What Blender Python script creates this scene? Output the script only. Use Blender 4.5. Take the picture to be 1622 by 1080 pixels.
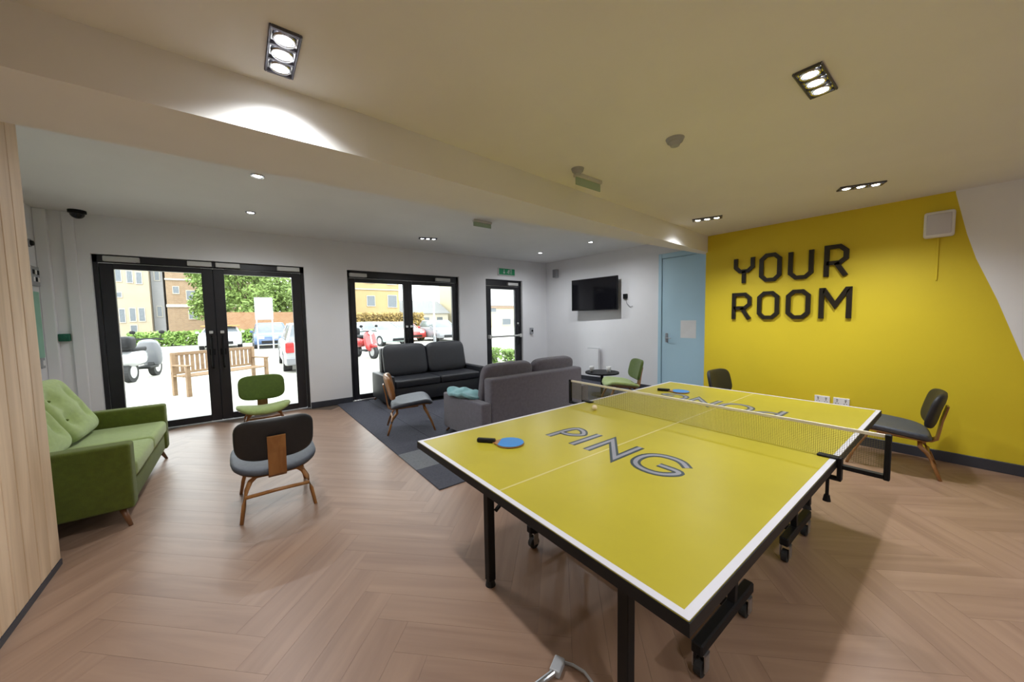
import bpy, bmesh, math, random
from mathutils import Vector, Matrix

for o in list(bpy.data.objects):
    bpy.data.objects.remove(o)
S = bpy.context.scene
COL = S.collection
R = math.radians
random.seed(7)

# ------------------------------------------------------------------ camera
cam_d = bpy.data.cameras.new('camera')
cam_d.sensor_width = 36.0
cam_d.lens = 560.8 / 1622 * 36.0
cam_d.clip_start = 0.02
cam_d.clip_end = 400
cam = bpy.data.objects.new('camera', cam_d)
COL.objects.link(cam)
yaw, pitch, roll = R(37.58), R(3.76), R(-0.966)
fw = Vector((math.sin(yaw) * math.cos(pitch), math.cos(yaw) * math.cos(pitch), -math.sin(pitch)))
rt = Vector((math.cos(yaw), -math.sin(yaw), 0))
up = rt.cross(fw)
rt2 = rt * math.cos(roll) + up * math.sin(roll)
up2 = -rt * math.sin(roll) + up * math.cos(roll)
m = Matrix((rt2, up2, -fw)).transposed().to_4x4()
m.translation = Vector((0, 0, 1.447))
cam.matrix_world = m
S.camera = cam

# ------------------------------------------------------------------ world, exposure
world = bpy.data.worlds.new('overcast_sky')
S.world = world
world.use_nodes = True
wn = world.node_tree.nodes
wn['Background'].inputs[0].default_value = (0.93, 0.97, 1.0, 1)
wn['Background'].inputs[1].default_value = 4.0
sun_d = bpy.data.lights.new('sun', 'SUN')
sun_d.energy = 0.8
sun_d.angle = R(25)
sun_d.color = (1, 0.96, 0.9)
sun = bpy.data.objects.new('sun', sun_d)
sun.rotation_euler = (R(35), R(-25), 0)
COL.objects.link(sun)
S.view_settings.view_transform = 'Standard'
S.view_settings.look = 'None'
S.view_settings.gamma = 1
S.view_settings.exposure = 0.70
S.view_settings.use_curve_mapping = False

LAMP_W = 24.0          # each head of a three-head ceiling spotlight
BAY_W = 23.0

# ------------------------------------------------------------------ materials
MATS = {}


def mat(name, col, rough=0.6, metal=0.0, var=0.06, scale=6.0, bump=0.0, spec=0.5, stretch=None, sheen=0.0, emit=None, coat=0.0):
    """principled material whose colour wanders a little with object-space noise"""
    if name in MATS:
        return MATS[name]
    M = bpy.data.materials.new(name)
    M.use_nodes = True
    nt = M.node_tree
    b = nt.nodes['Principled BSDF']
    tc = nt.nodes.new('ShaderNodeTexCoord')
    mp = nt.nodes.new('ShaderNodeMapping')
    if stretch:
        mp.inputs['Scale'].default_value = stretch
    nz = nt.nodes.new('ShaderNodeTexNoise')
    nz.inputs['Scale'].default_value = scale
    nz.inputs['Detail'].default_value = 4
    nt.links.new(tc.outputs['Object'], mp.inputs[0])
    nt.links.new(mp.outputs[0], nz.inputs['Vector'])
    rmp = nt.nodes.new('ShaderNodeValToRGB')
    c = Vector(col)
    rmp.color_ramp.elements[0].position = 0.3
    rmp.color_ramp.elements[1].position = 0.7
    rmp.color_ramp.elements[0].color = (*(c * (1 - var)), 1)
    rmp.color_ramp.elements[1].color = (*[min(1, v) for v in c * (1 + var)], 1)
    nt.links.new(nz.outputs[0], rmp.inputs[0])
    nt.links.new(rmp.outputs[0], b.inputs['Base Color'])
    b.inputs['Roughness'].default_value = rough
    b.inputs['Metallic'].default_value = metal
    b.inputs['Specular IOR Level'].default_value = spec
    if sheen:
        b.inputs['Sheen Weight'].default_value = sheen
    if coat:
        b.inputs['Coat Weight'].default_value = coat
        b.inputs['Coat Roughness'].default_value = 0.12
    if emit:
        b.inputs['Emission Color'].default_value = (*emit[:3], 1)
        b.inputs['Emission Strength'].default_value = emit[3]
    if bump:
        bp = nt.nodes.new('ShaderNodeBump')
        bp.inputs['Strength'].default_value = bump
        bp.inputs['Distance'].default_value = 0.01
        nz2 = nt.nodes.new('ShaderNodeTexNoise')
        nz2.inputs['Scale'].default_value = scale * 12
        nz2.inputs['Detail'].default_value = 3
        nt.links.new(mp.outputs[0], nz2.inputs['Vector'])
        nt.links.new(nz2.outputs[0], bp.inputs['Height'])
        nt.links.new(bp.outputs[0], b.inputs['Normal'])
    MATS[name] = M
    return M


def wood_mat(name, c1, c2, rough=0.4, axis=1, spec=0.5, per_object=0.25, grain=9.0):
    """wood: grain stretched along one local axis, tone shifted per object"""
    M = bpy.data.materials.new(name)
    M.use_nodes = True
    nt = M.node_tree
    b = nt.nodes['Principled BSDF']
    tc = nt.nodes.new('ShaderNodeTexCoord')
    inf = nt.nodes.new('ShaderNodeObjectInfo')
    add = nt.nodes.new('ShaderNodeVectorMath')
    add.operation = 'MULTIPLY_ADD'
    add.inputs[1].default_value = (1, 1, 1)
    sc = nt.nodes.new('ShaderNodeMapping')
    s = [grain, grain, grain]
    s[axis] = grain * 0.09
    sc.inputs['Scale'].default_value = s
    mul = nt.nodes.new('ShaderNodeMath')
    mul.operation = 'MULTIPLY'
    mul.inputs[1].default_value = 37.0
    nt.links.new(inf.outputs['Random'], mul.inputs[0])
    nt.links.new(tc.outputs['Object'], add.inputs[0])
    nt.links.new(mul.outputs[0], add.inputs[2])
    nt.links.new(add.outputs[0], sc.inputs[0])
    nz = nt.nodes.new('ShaderNodeTexNoise')
    nz.inputs['Scale'].default_value = 1.6
    nz.inputs['Detail'].default_value = 6
    nz.inputs['Distortion'].default_value = 0.6
    nt.links.new(sc.outputs[0], nz.inputs['Vector'])
    mx = nt.nodes.new('ShaderNodeMath')
    mx.operation = 'MULTIPLY_ADD'
    mx.inputs[1].default_value = per_object
    nt.links.new(inf.outputs['Random'], mx.inputs[0])
    nt.links.new(nz.outputs[0], mx.inputs[2])
    rmp = nt.nodes.new('ShaderNodeValToRGB')
    rmp.color_ramp.elements[0].position = 0.3
    rmp.color_ramp.elements[1].position = 0.75 + per_object * 0.5
    rmp.color_ramp.elements[0].color = (*c1, 1)
    rmp.color_ramp.elements[1].color = (*c2, 1)
    nt.links.new(mx.outputs[0], rmp.inputs[0])
    nt.links.new(rmp.outputs[0], b.inputs['Base Color'])
    b.inputs['Roughness'].default_value = rough
    b.inputs['Specular IOR Level'].default_value = spec
    MATS[name] = M
    return M


def glass_mat():
    M = bpy.data.materials.new('clear_glass')
    M.use_nodes = True
    nt = M.node_tree
    nt.nodes.remove(nt.nodes['Principled BSDF'])
    out = nt.nodes['Material Output']
    tr = nt.nodes.new('ShaderNodeBsdfTransparent')
    tr.inputs[0].default_value = (0.97, 0.99, 0.98, 1)
    gl = nt.nodes.new('ShaderNodeBsdfGlossy')
    gl.inputs['Roughness'].default_value = 0.02
    fr = nt.nodes.new('ShaderNodeFresnel')
    fr.inputs[0].default_value = 1.35
    mx = nt.nodes.new('ShaderNodeMixShader')
    nt.links.new(fr.outputs[0], mx.inputs[0])
    nt.links.new(tr.outputs[0], mx.inputs[1])
    nt.links.new(gl.outputs[0], mx.inputs[2])
    nt.links.new(mx.outputs[0], out.inputs[0])
    MATS['clear_glass'] = M
    return M


def brick_mat(name, c1, c2, mortar, scale):
    M = bpy.data.materials.new(name)
    M.use_nodes = True
    nt = M.node_tree
    b = nt.nodes['Principled BSDF']
    tc = nt.nodes.new('ShaderNodeTexCoord')
    mp = nt.nodes.new('ShaderNodeMapping')
    mp.inputs['Rotation'].default_value = (R(90), 0, 0)
    br = nt.nodes.new('ShaderNodeTexBrick')
    br.inputs['Scale'].default_value = scale
    br.inputs['Color1'].default_value = (*c1, 1)
    br.inputs['Color2'].default_value = (*c2, 1)
    br.inputs['Mortar'].default_value = (*mortar, 1)
    nt.links.new(tc.outputs['Object'], mp.inputs[0])
    nt.links.new(mp.outputs[0], br.inputs[0])
    nt.links.new(br.outputs[0], b.inputs['Base Color'])
    b.inputs['Roughness'].default_value = 0.9
    MATS[name] = M
    return M


M_WALL = mat('white_wall_paint', (0.80, 0.80, 0.82), 0.75, var=0.02, scale=2)
M_CEIL = mat('white_ceiling_paint', (0.80, 0.79, 0.77), 0.85, var=0.02, scale=2)
M_YEL = mat('yellow_wall_paint', (0.68, 0.53, 0.018), 0.6, var=0.03, scale=1.5)
M_TYEL = mat('yellow_table_laminate', (0.40, 0.335, 0.03), 0.33, var=0.05, scale=3, spec=0.22)
M_WHITE = mat('white_line_paint', (0.58, 0.57, 0.62), 0.4, var=0.02)
M_CREAM = mat('faint_cream_line_paint', (0.50, 0.43, 0.15), 0.4, var=0.05)
M_BLACK = mat('black_powder_coat', (0.006, 0.006, 0.007), 0.55, var=0.2, spec=0.25)
M_FRAME = mat('dark_grey_door_aluminium', (0.016, 0.016, 0.02), 0.35, var=0.2)
M_SKIRT = mat('charcoal_skirting_paint', (0.035, 0.037, 0.048), 0.5, var=0.1)
M_STEEL = mat('brushed_steel', (0.52, 0.54, 0.57), 0.3, metal=0.9, var=0.08, scale=20)
M_SILVER = mat('silver_grey_paint', (0.55, 0.55, 0.53), 0.45, var=0.05)
M_PLASTIC = mat('white_plastic', (0.78, 0.78, 0.78), 0.4, var=0.03)
M_GREYP = mat('grey_plastic', (0.35, 0.36, 0.38), 0.5, var=0.08)
M_BLUE_DOOR = mat('pale_blue_door_paint', (0.45, 0.66, 0.78), 0.5, var=0.03, scale=1.5)
M_GREEN_F = mat('green_sofa_fabric', (0.105, 0.135, 0.010), 0.9, var=0.12, scale=30, bump=0.5, sheen=0.12)
M_GREEN_C = mat('green_cushion_fabric', (0.33, 0.42, 0.14), 0.9, var=0.1, scale=30, bump=0.5, sheen=0.35)
M_GREEN_D = mat('olive_chair_fabric', (0.075, 0.12, 0.012), 0.9, var=0.12, scale=40, bump=0.4, sheen=0.2)
M_GREY_F = mat('grey_sofa_fabric', (0.13, 0.122, 0.155), 0.9, var=0.12, scale=30, bump=0.5, sheen=0.3)
M_DARK_F = mat('charcoal_sofa_fabric', (0.014, 0.016, 0.022), 0.48, var=0.15, scale=30, bump=0.25, spec=0.65)
M_NAVY_F = mat('dark_chair_fabric', (0.008, 0.009, 0.011), 0.5, var=0.15, scale=40, bump=0.2, spec=0.6)
M_SEAT_F = mat('slate_seat_fabric', (0.06, 0.07, 0.092), 0.5, var=0.15, scale=40, bump=0.2, spec=0.55)
M_TEAL = mat('teal_throw_fabric', (0.22, 0.46, 0.50), 0.9, var=0.15, scale=14, bump=0.5, sheen=0.3)
M_PLY = wood_mat('walnut_plywood', (0.20, 0.075, 0.018), (0.40, 0.19, 0.06), 0.35, axis=2)
M_LEG = wood_mat('dark_beech_leg', (0.10, 0.045, 0.018), (0.22, 0.10, 0.045), 0.4, axis=2)
M_OAK = wood_mat('pale_ash_board', (0.52, 0.36, 0.22), (0.82, 0.63, 0.44), 0.5, axis=2, per_object=0.18, grain=7)
M_PLANK = wood_mat('brown_vinyl_plank', (0.225, 0.135, 0.092), (0.335, 0.215, 0.148), 0.40, axis=0, per_object=0.12, grain=8)
M_SUB = mat('floor_screed', (0.10, 0.07, 0.05), 0.8)
M_RUG = mat('blue_grey_carpet_tile', (0.085, 0.088, 0.115), 0.95, var=0.18, scale=60, bump=0.8)
M_RUG_L = mat('light_grey_carpet_tile', (0.22, 0.23, 0.25), 0.95, var=0.12, scale=60, bump=0.8)
M_PBLUE = mat('blue_rubber', (0.035, 0.20, 0.50), 0.45, var=0.06)
M_INK = mat('dark_print_ink', (0.03, 0.045, 0.05), 0.4, var=0.1)
M_INK2 = mat('lilac_grey_print_ink', (0.24, 0.24, 0.27), 0.4, var=0.1)
M_LETTER = mat('black_acrylic', (0.014, 0.011, 0.008), 0.3, var=0.1)
M_SIGN_G = mat('green_sign_acrylic', (0.015, 0.30, 0.12), 0.35, var=0.05)
M_DKGREEN = mat('dark_green_plastic', (0.01, 0.12, 0.07), 0.4, var=0.1)
M_SCREEN = mat('glossy_black_screen', (0.006, 0.006, 0.008), 0.08, var=0.1)
M_LAMP = mat('lamp_glow', (1, 1, 1), 0.4, emit=(0.95, 0.97, 1.0, 14.0))
M_CHROME = mat('polished_reflector', (0.55, 0.56, 0.60), 0.18, metal=1.0)
M_TRAY = mat('dark_spotlight_tray', (0.09, 0.09, 0.11), 0.35, metal=0.6)
M_GLASS = glass_mat()
M_CLEARGREEN = mat('translucent_green_edge', (0.34, 0.45, 0.33), 0.25, var=0.05)
# outdoors
M_PAVE = mat('pale_concrete_paving', (0.34, 0.33, 0.29), 0.9, var=0.06, scale=1.2)
M_RENDER = mat('cream_render', (0.33, 0.275, 0.20), 0.9, var=0.06, scale=1)
M_TAN = mat('tan_render', (0.33, 0.24, 0.12), 0.9, var=0.06, scale=1)
M_BRICK = brick_mat('tan_brick', (0.20, 0.125, 0.07), (0.25, 0.165, 0.095), (0.27, 0.23, 0.18), 2.2)
M_OBRICK = brick_mat('orange_brick', (0.22, 0.105, 0.045), (0.25, 0.14, 0.07), (0.24, 0.18, 0.13), 2.2)
M_WINDOW = mat('dark_window_glass', (0.10, 0.115, 0.13), 0.15, var=0.2)
M_ROOF = mat('grey_roof_slate', (0.17, 0.175, 0.18), 0.8, var=0.1)
M_STONE = mat('pale_stone_band', (0.40, 0.37, 0.31), 0.85)
M_LEAF = mat('fresh_green_leaf', (0.17, 0.25, 0.06), 0.7, var=0.45, scale=1.4)
M_HEDGE = mat('hedge_leaf', (0.15, 0.25, 0.045), 0.7, var=0.4, scale=3)
M_DRYHEDGE = mat('ochre_hedge_leaf', (0.24, 0.165, 0.05), 0.8, var=0.4, scale=3)
M_BARK = mat('grey_brown_bark', (0.14, 0.10, 0.07), 0.9, var=0.2, scale=10)
M_BENCH = wood_mat('weathered_bench_wood', (0.15, 0.085, 0.04), (0.235, 0.15, 0.08), 0.6, axis=0)
M_TYRE = mat('tyre_rubber', (0.015, 0.015, 0.016), 0.8)
M_RED = mat('red_car_paint', (0.36, 0.03, 0.028), 0.25, coat=0.6, var=0.03)
M_CBLUE = mat('blue_car_paint', (0.03, 0.07, 0.16), 0.25, coat=0.6, var=0.03)
M_CWHITE = mat('white_car_paint', (0.5, 0.5, 0.51), 0.25, coat=0.6, var=0.03)
M_CSILVER = mat('silver_car_paint', (0.42, 0.43, 0.44), 0.25, metal=0.4, coat=0.6, var=0.03)
M_CTEAL = mat('pale_teal_car_paint', (0.32, 0.41, 0.40), 0.25, coat=0.6, var=0.03)
M_CGREY = mat('dark_grey_car_paint', (0.16, 0.165, 0.18), 0.25, coat=0.6, var=0.03)
M_LIGHTR = mat('red_tail_lens', (0.55, 0.02, 0.02), 0.2)
M_LIGHTW = mat('clear_head_lens', (0.75, 0.77, 0.8), 0.1)

# ------------------------------------------------------------------ mesh helpers


class MB:
    """collects primitives into one bmesh; build() links it as one mesh object"""

    def __init__(self):
        self.bm = bmesh.new()

    def _merge(self, bm2):
        me = bpy.data.meshes.new('tmp')
        bm2.to_mesh(me)
        bm2.free()
        self.bm.from_mesh(me)
        bpy.data.meshes.remove(me)

    def box(self, x0, x1, y0, y1, z0, z1, r=0.0, seg=2, mtx=None):
        b = bmesh.new()
        bmesh.ops.create_cube(b, size=1)
        for v in b.verts:
            v.co = Vector(((x0 + x1) / 2 + v.co.x * (x1 - x0), (y0 + y1) / 2 + v.co.y * (y1 - y0), (z0 + z1) / 2 + v.co.z * (z1 - z0)))
        if r > 0:
            bmesh.ops.bevel(b, geom=list(b.edges), offset=r, segments=seg, profile=0.5, affect='EDGES')
        if mtx:
            bmesh.ops.transform(b, matrix=mtx, verts=b.verts)
        self._merge(b)
        return self

    def cyl(self, p0, p1, r0, r1=None, n=12):
        p0, p1 = Vector(p0), Vector(p1)
        r1 = r0 if r1 is None else r1
        d = p1 - p0
        b = bmesh.new()
        bmesh.ops.create_cone(b, cap_ends=True, segments=n, radius1=r0, radius2=r1, depth=d.length)
        q = Vector((0, 0, 1)).rotation_difference(d.normalized())
        bmesh.ops.transform(b, matrix=Matrix.Translation((p0 + p1) / 2) @ q.to_matrix().to_4x4(), verts=b.verts)
        self._merge(b)
        return self

    def bar(self, p0, p1, w, h, upv=(0, 0, 1), r=0.0):
        """rectangular bar between two points: w across, h along upv"""
        p0, p1 = Vector(p0), Vector(p1)
        d = (p1 - p0)
        L = d.length
        d.normalize()
        u = Vector(upv)
        s = d.cross(u).normalized()
        u = s.cross(d)
        mt = Matrix((d, s, u)).transposed().to_4x4()
        mt.translation = (p0 + p1) / 2
        self.box(-L / 2, L / 2, -w / 2, w / 2, -h / 2, h / 2, r, mtx=mt)
        return self

    def tube(self, pts, w, h=None, upv=None, n=8):
        """sweep along a polyline; round if h is None, else a flat strip w wide and h thick with the side fixed as upv"""
        pts = [Vector(p) for p in pts]
        rings = []
        b = bmesh.new()
        for i, p in enumerate(pts):
            t = (pts[min(i + 1, len(pts) - 1)] - pts[max(i - 1, 0)]).normalized()
            ww = w[i] if isinstance(w, (list, tuple)) else w
            if h is None:
                ref = Vector((0, 0, 1)) if abs(t.z) < 0.9 else Vector((0, 1, 0))
                a = t.cross(ref).normalized()
                c = t.cross(a)
                rings.append([b.verts.new(p + a * math.cos(k * 2 * math.pi / n) * ww + c * math.sin(k * 2 * math.pi / n) * ww) for k in range(n)])
            else:
                side = Vector(upv)
                side = (side - t * side.dot(t)).normalized()
                c = t.cross(side)
                rings.append([b.verts.new(p + side * ww / 2 * sx + c * h / 2 * sy) for sx, sy in ((1, 1), (-1, 1), (-1, -1), (1, -1))])
        k = len(rings[0])
        for a, c in zip(rings, rings[1:]):
            for i in range(k):
                b.faces.new((a[i], a[(i + 1) % k], c[(i + 1) % k], c[i]))
        b.faces.new(rings[0][::-1])
        b.faces.new(rings[-1])
        bmesh.ops.recalc_face_normals(b, faces=b.faces)
        self._merge(b)
        return self

    def sellipsoid(self, a, b_, c, e1=0.6, e2=0.45, nu=28, nv=12, deform=None, mtx=None):
        """superellipsoid: e2 shapes the outline (small = squarer), e1 the thickness profile"""
        b = bmesh.new()

        def sp(v, e):
            return math.copysign(abs(v) ** e, v)
        rings = []
        for j in range(1, nv):
            ph = -math.pi / 2 + math.pi * j / nv
            rings.append([b.verts.new((a * sp(math.cos(ph), e1) * sp(math.cos(2 * math.pi * i / nu), e2), b_ * sp(math.cos(ph), e1) * sp(math.sin(2 * math.pi * i / nu), e2), c * sp(math.sin(ph), e1))) for i in range(nu)])
        bot = b.verts.new((0, 0, -c))
        top = b.verts.new((0, 0, c))
        for A, B in zip(rings, rings[1:]):
            for i in range(nu):
                b.faces.new((A[i], A[(i + 1) % nu], B[(i + 1) % nu], B[i]))
        for i in range(nu):
            b.faces.new((bot, rings[0][(i + 1) % nu], rings[0][i]))
            b.faces.new((top, rings[-1][i], rings[-1][(i + 1) % nu]))
        if deform:
            for v in b.verts:
                v.co = deform(v.co.copy())
        if mtx:
            bmesh.ops.transform(b, matrix=mtx, verts=b.verts)
        self._merge(b)
        return self

    def prism(self, poly, h, mtx=None):
        """polygon in XY extruded by h along Z"""
        b = bmesh.new()
        lo = [b.verts.new((x, y, 0)) for x, y in poly]
        hi = [b.verts.new((x, y, h)) for x, y in poly]
        n = len(poly)
        b.faces.new(lo[::-1])
        b.faces.new(hi)
        for i in range(n):
            b.faces.new((lo[i], lo[(i + 1) % n], hi[(i + 1) % n], hi[i]))
        bmesh.ops.recalc_face_normals(b, faces=b.faces)
        if mtx:
            bmesh.ops.transform(b, matrix=mtx, verts=b.verts)
        self._merge(b)
        return self

    def ribbon(self, pts, w, h, closed=False, mtx=None):
        """mitred flat stroke in XY of width w, extruded h along Z"""
        P = [Vector((x, y)) for x, y in pts]
        n = len(P)
        L, Rr = [], []
        for i in range(n):
            a = P[(i - 1) % n] if (closed or i > 0) else None
            c = P[(i + 1) % n] if (closed or i < n - 1) else None
            d1 = (P[i] - a).normalized() if a is not None else None
            d2 = (c - P[i]).normalized() if c is not None else None
            d1 = d1 or d2
            d2 = d2 or d1
            t = (d1 + d2).normalized()
            nn = Vector((-t.y, t.x))
            k = w / 2 / max(0.35, nn.dot(Vector((-d1.y, d1.x))))
            L.append(P[i] + nn * k)
            Rr.append(P[i] - nn * k)
        b = bmesh.new()
        lv = [b.verts.new((p.x, p.y, z)) for z in (0, h) for p in L]
        rv = [b.verts.new((p.x, p.y, z)) for z in (0, h) for p in Rr]
        segs = range(n) if closed else range(n - 1)
        for i in segs:
            j = (i + 1) % n
            b.faces.new((lv[n + i], rv[n + i], rv[n + j], lv[n + j]))
            b.faces.new((lv[i], lv[j], rv[j], rv[i]))
            b.faces.new((lv[i], lv[n + i], lv[n + j], lv[j]))
            b.faces.new((rv[i], rv[j], rv[n + j], rv[n + i]))
        if not closed:
            for i in (0, n - 1):
                b.faces.new((lv[i], rv[i], rv[n + i], lv[n + i]))
        bmesh.ops.recalc_face_normals(b, faces=b.faces)
        if mtx:
            bmesh.ops.transform(b, matrix=mtx, verts=b.verts)
        self._merge(b)
        return self

    def mesh(self, name, material, smooth=False):
        me = bpy.data.meshes.new(name)
        self.bm.to_mesh(me)
        self.bm.free()
        me.materials.append(material)
        if smooth:
            me.polygons.foreach_set('use_smooth', [True] * len(me.polygons))
        return me

    def build(self, name, material, parent=None, smooth=False, label=None, loc=None, rot=None):
        o = bpy.data.objects.new(name, self.mesh(name, material, smooth))
        COL.objects.link(o)
        if parent:
            o.parent = parent
        if label:
            o['label'] = label
        if loc:
            o.location = loc
        if rot:
            o.rotation_euler = rot
        return o


def tag(o, label=None, cat=None, group=None, kind=None):
    if label:
        o['label'] = label
    if cat:
        o['category'] = cat
    if group:
        o['group'] = group
    if kind:
        o['kind'] = kind
    return o


def thing(name, label, cat, loc=(0, 0, 0), rz=0.0, group=None):
    o = bpy.data.objects.new(name, None)
    o.empty_display_size = 0.1
    COL.objects.link(o)
    o.location = loc
    o.rotation_euler = (0, 0, rz)
    return tag(o, label, cat, group)


def struct(name, label=None, loc=(0, 0, 0)):
    o = bpy.data.objects.new(name, None)
    o.empty_display_size = 0.1
    COL.objects.link(o)
    o.location = loc
    return tag(o, label, kind='structure')


def copy_tree(o, parent=None):
    c = o.copy()
    COL.objects.link(c)
    c.parent = parent
    for ch in o.children:
        copy_tree(ch, c)
    return c


def part(name, me, parent, loc=(0, 0, 0), rot=(0, 0, 0), label=None):
    o = bpy.data.objects.new(name, me)
    COL.objects.link(o)
    o.parent = parent
    o.location = loc
    o.rotation_euler = rot
    if label:
        o['label'] = label
    return o


# ------------------------------------------------------------------ room shell
DW = 6.635      # inner face of the door wall
TVX = 6.236     # inner face of the screen wall
YX = 5.304      # inner face of the yellow wall
LX = -1.80      # inner face of the white left wall
WX = -0.93      # face of the timber boarding
H1 = 2.545      # main ceiling
H2 = 2.795      # ceiling of the window bay
BY0, BY1, BZ = 2.06, 2.58, 2.32   # ceiling beam
BACK = -2.6

D1 = (-1.398, 0.881)
D2 = (1.529, 3.725)
D3 = (4.395, 5.445)
DH = 2.323

# floor: screed slab with herringbone planks
fl = MB().box(LX - 0.2, TVX + 0.2, BACK - 0.1, DW + 0.25, -0.058, -0.004).build('floor', M_SUB)
tag(fl, 'brown wood-look floor laid in a herringbone pattern', kind='structure')
PW, PL = 0.155, 0.775
pm = MB().box(-PL / 2 + 0.0004, PL / 2 - 0.0004, -PW / 2 + 0.0004, PW / 2 - 0.0004, -0.004, 0.0).mesh('plank', M_PLANK)
planks = []
RUG = (1.27, 6.236, 2.69, 6.635)


def in_room(x, y):
    if not (BACK < y < DW and LX < x < TVX):
        return False
    if y < 3.3 and x < WX - 0.1:
        return False
    if y < 2.343 and x > YX + 0.1:
        return False
    if RUG[0] + 0.35 < x and RUG[2] + 0.35 < y:
        return False
    return True


c45 = math.sqrt(0.5)
# classic herringbone lattice in rotated axes (a along (1,1), b along (-1,1))
n_l = PL / PW
for i in range(-80, 80):
    for j in range(-14, 14):
        # horizontal block of the pair, then the vertical one
        for kind in (0, 1):
            a = i * PW + j * PL
            b_ = i * PW - j * PL
            if kind == 0:
                ca, cb = a + PL / 2, b_ + PW / 2
            else:
                ca, cb = a + PL + PW / 2 - PW, b_ + PW + PL / 2
                ca = a + PW / 2
                cb = b_ + PW + PL / 2
            x = (ca - cb) * c45 + 0.02
            y = (ca + cb) * c45 - 0.05
            if in_room(x, y):
                planks.append((x, y, R(45) if kind == 0 else R(135)))


def view_size(x, y):
    dv = Vector((x, y, -1.447))
    dep = dv.dot(fw)
    if dep < 0.2:
        return 0
    if abs(dv.dot(rt) / dep) > 1.7:
        return 0
    return 1 / dep ** 2


planks.sort(key=lambda t: -view_size(t[0], t[1]))
for x, y, a in planks[:300]:
    part('plank', pm, fl, (x, y, 0), (0, 0, a))
if len(planks) > 300:
    rest = MB()
    for x, y, a in planks[300:]:
        rest.box(-PL / 2 + 0.0004, PL / 2 - 0.0004, -PW / 2 + 0.0004, PW / 2 - 0.0004, -0.004, 0.0, mtx=Matrix.Translation((x, y, 0)) @ Matrix.Rotation(a, 4, 'Z'))
    o = rest.build('plank_field', M_PLANK, fl)
    o['kind'] = 'stuff'

# carpet inlay of square tiles
rug = MB().box(RUG[0], RUG[1], RUG[2], RUG[3], 0.0005, 0.003).build('floor_carpet', M_RUG)
tag(rug, 'dark blue-grey carpet area laid in square tiles under the sofas', kind='structure')
tm = MB().box(-0.247, 0.247, -0.247, 0.247, 0.003, 0.010, 0.003, 1).mesh('carpet_tile', M_RUG)
tml = MB().box(-0.247, 0.247, -0.247, 0.247, 0.003, 0.010, 0.003, 1).mesh('carpet_tile', M_RUG_L)
for i in range(10):
    for j in range(8):
        x, y = RUG[0] + 0.248 + i * 0.4965, RUG[2] + 0.247 + j * 0.493
        part('carpet_tile', tml if (i, j) == (0, 1) else tm, rug, (x, y, 0))

# ceilings and beam
o = MB().box(WX - 0.3, YX + 0.3, BACK - 0.1, 2.36, H1, H1 + 0.2).build('ceiling', M_CEIL)
tag(o, 'white plaster ceiling over the table', kind='structure')
o = MB().box(LX - 0.2, TVX + 0.3, 2.40, DW + 0.3, H2, H2 + 0.2).build('ceiling_bay', M_CEIL)
tag(o, 'white plaster ceiling over the seating bay by the doors', kind='structure')
o = MB().prism([(LX - 0.2, 2.03), (0.6, 2.03), (5.30, 2.32), (TVX + 0.3, 2.33), (TVX + 0.3, 2.42), (5.30, 2.42), (2.0, 2.57), (LX - 0.2, 2.57)], H2 + 0.2 - BZ, Matrix.Translation((0, 0, BZ))).build('trim_1', M_CEIL)
tag(o, 'deep white ceiling beam across the room', kind='structure')

# walls
w = MB()
xs = [LX - 0.2, D1[0], D1[1], D2[0], D2[1], D3[0], D3[1], TVX + 0.2]
for a, b_ in ((0, 1), (2, 3), (4, 5), (6, 7)):
    w.box(xs[a], xs[b_], DW, DW + 0.3, -0.1, DH)
w.box(xs[0], xs[-1], DW, DW + 0.3, DH, H2 + 0.2)
wall_front = tag(w.build('wall_front', M_WALL), 'white wall with three dark glazed doors', kind='structure')
tag(MB().box(LX - 0.2, LX, 3.0, DW + 0.3, -0.1, H2 + 0.2).build('wall_left', M_WALL), 'white wall behind the green sofa', kind='structure')
tag(MB().box(LX - 0.2, WX - 0.03, 2.9, 3.27, -0.1, H2 + 0.2).build('wall_left_return', M_WALL), 'short white return wall behind the timber boarding', kind='structure')
tag(MB().box(TVX, TVX + 0.2, 2.0, DW + 0.3, -0.1, H2 + 0.2).build('wall_right', M_WALL), 'white wall carrying the screen', kind='structure')
tag(MB().box(YX + 0.02, TVX + 0.1, 2.15, 2.343, -0.1, H2 + 0.2).build('wall_right_return', M_WALL), 'white return wall beside the blue door', kind='structure')
tag(MB().box(WX - 0.2, YX + 0.3, BACK - 0.2, BACK, -0.1, H1 + 0.2).build('wall_back', M_WALL), 'white wall behind the viewer', kind='structure')

# yellow feature wall with a white field beyond a bent slanting edge
bm = bmesh.new()
edge = [(0.135, H1 + 0.1), (0.14, 2.53), (0.06, 2.14), (0.0, 1.91), (-0.13, 1.53), (-0.29, 0.99), (-0.56, 0.0), (-0.58, -0.1)]
ev = [bm.verts.new((YX, y, z)) for y, z in edge]
lt, lb = bm.verts.new((YX, 2.343, H1 + 0.1)), bm.verts.new((YX, 2.343, -0.1))
rt_, rb = bm.verts.new((YX, BACK, H1 + 0.1)), bm.verts.new((YX, BACK, -0.1))
f1 = bm.faces.new([lt] + ev + [lb])
f2 = bm.faces.new([rb] + ev[::-1] + [rt_])
f2.material_index = 1
bk = [bm.verts.new((YX + 0.2, y, z)) for y, z in ((2.343, H1 + 0.1), (2.343, -0.1), (BACK, -0.1), (BACK, H1 + 0.1))]
bm.faces.new(bk)
bm.faces.new((lt, lb, bk[1], bk[0]))
bm.faces.new((rb, rt_, bk[3], bk[2]))
f3 = bm.faces.new((lt, bk[0], bk[3], rt_, ev[0]))
f4 = bm.faces.new((lb, ev[-1], rb, bk[2], bk[1]))
bmesh.ops.recalc_face_normals(bm, faces=bm.faces)
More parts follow.
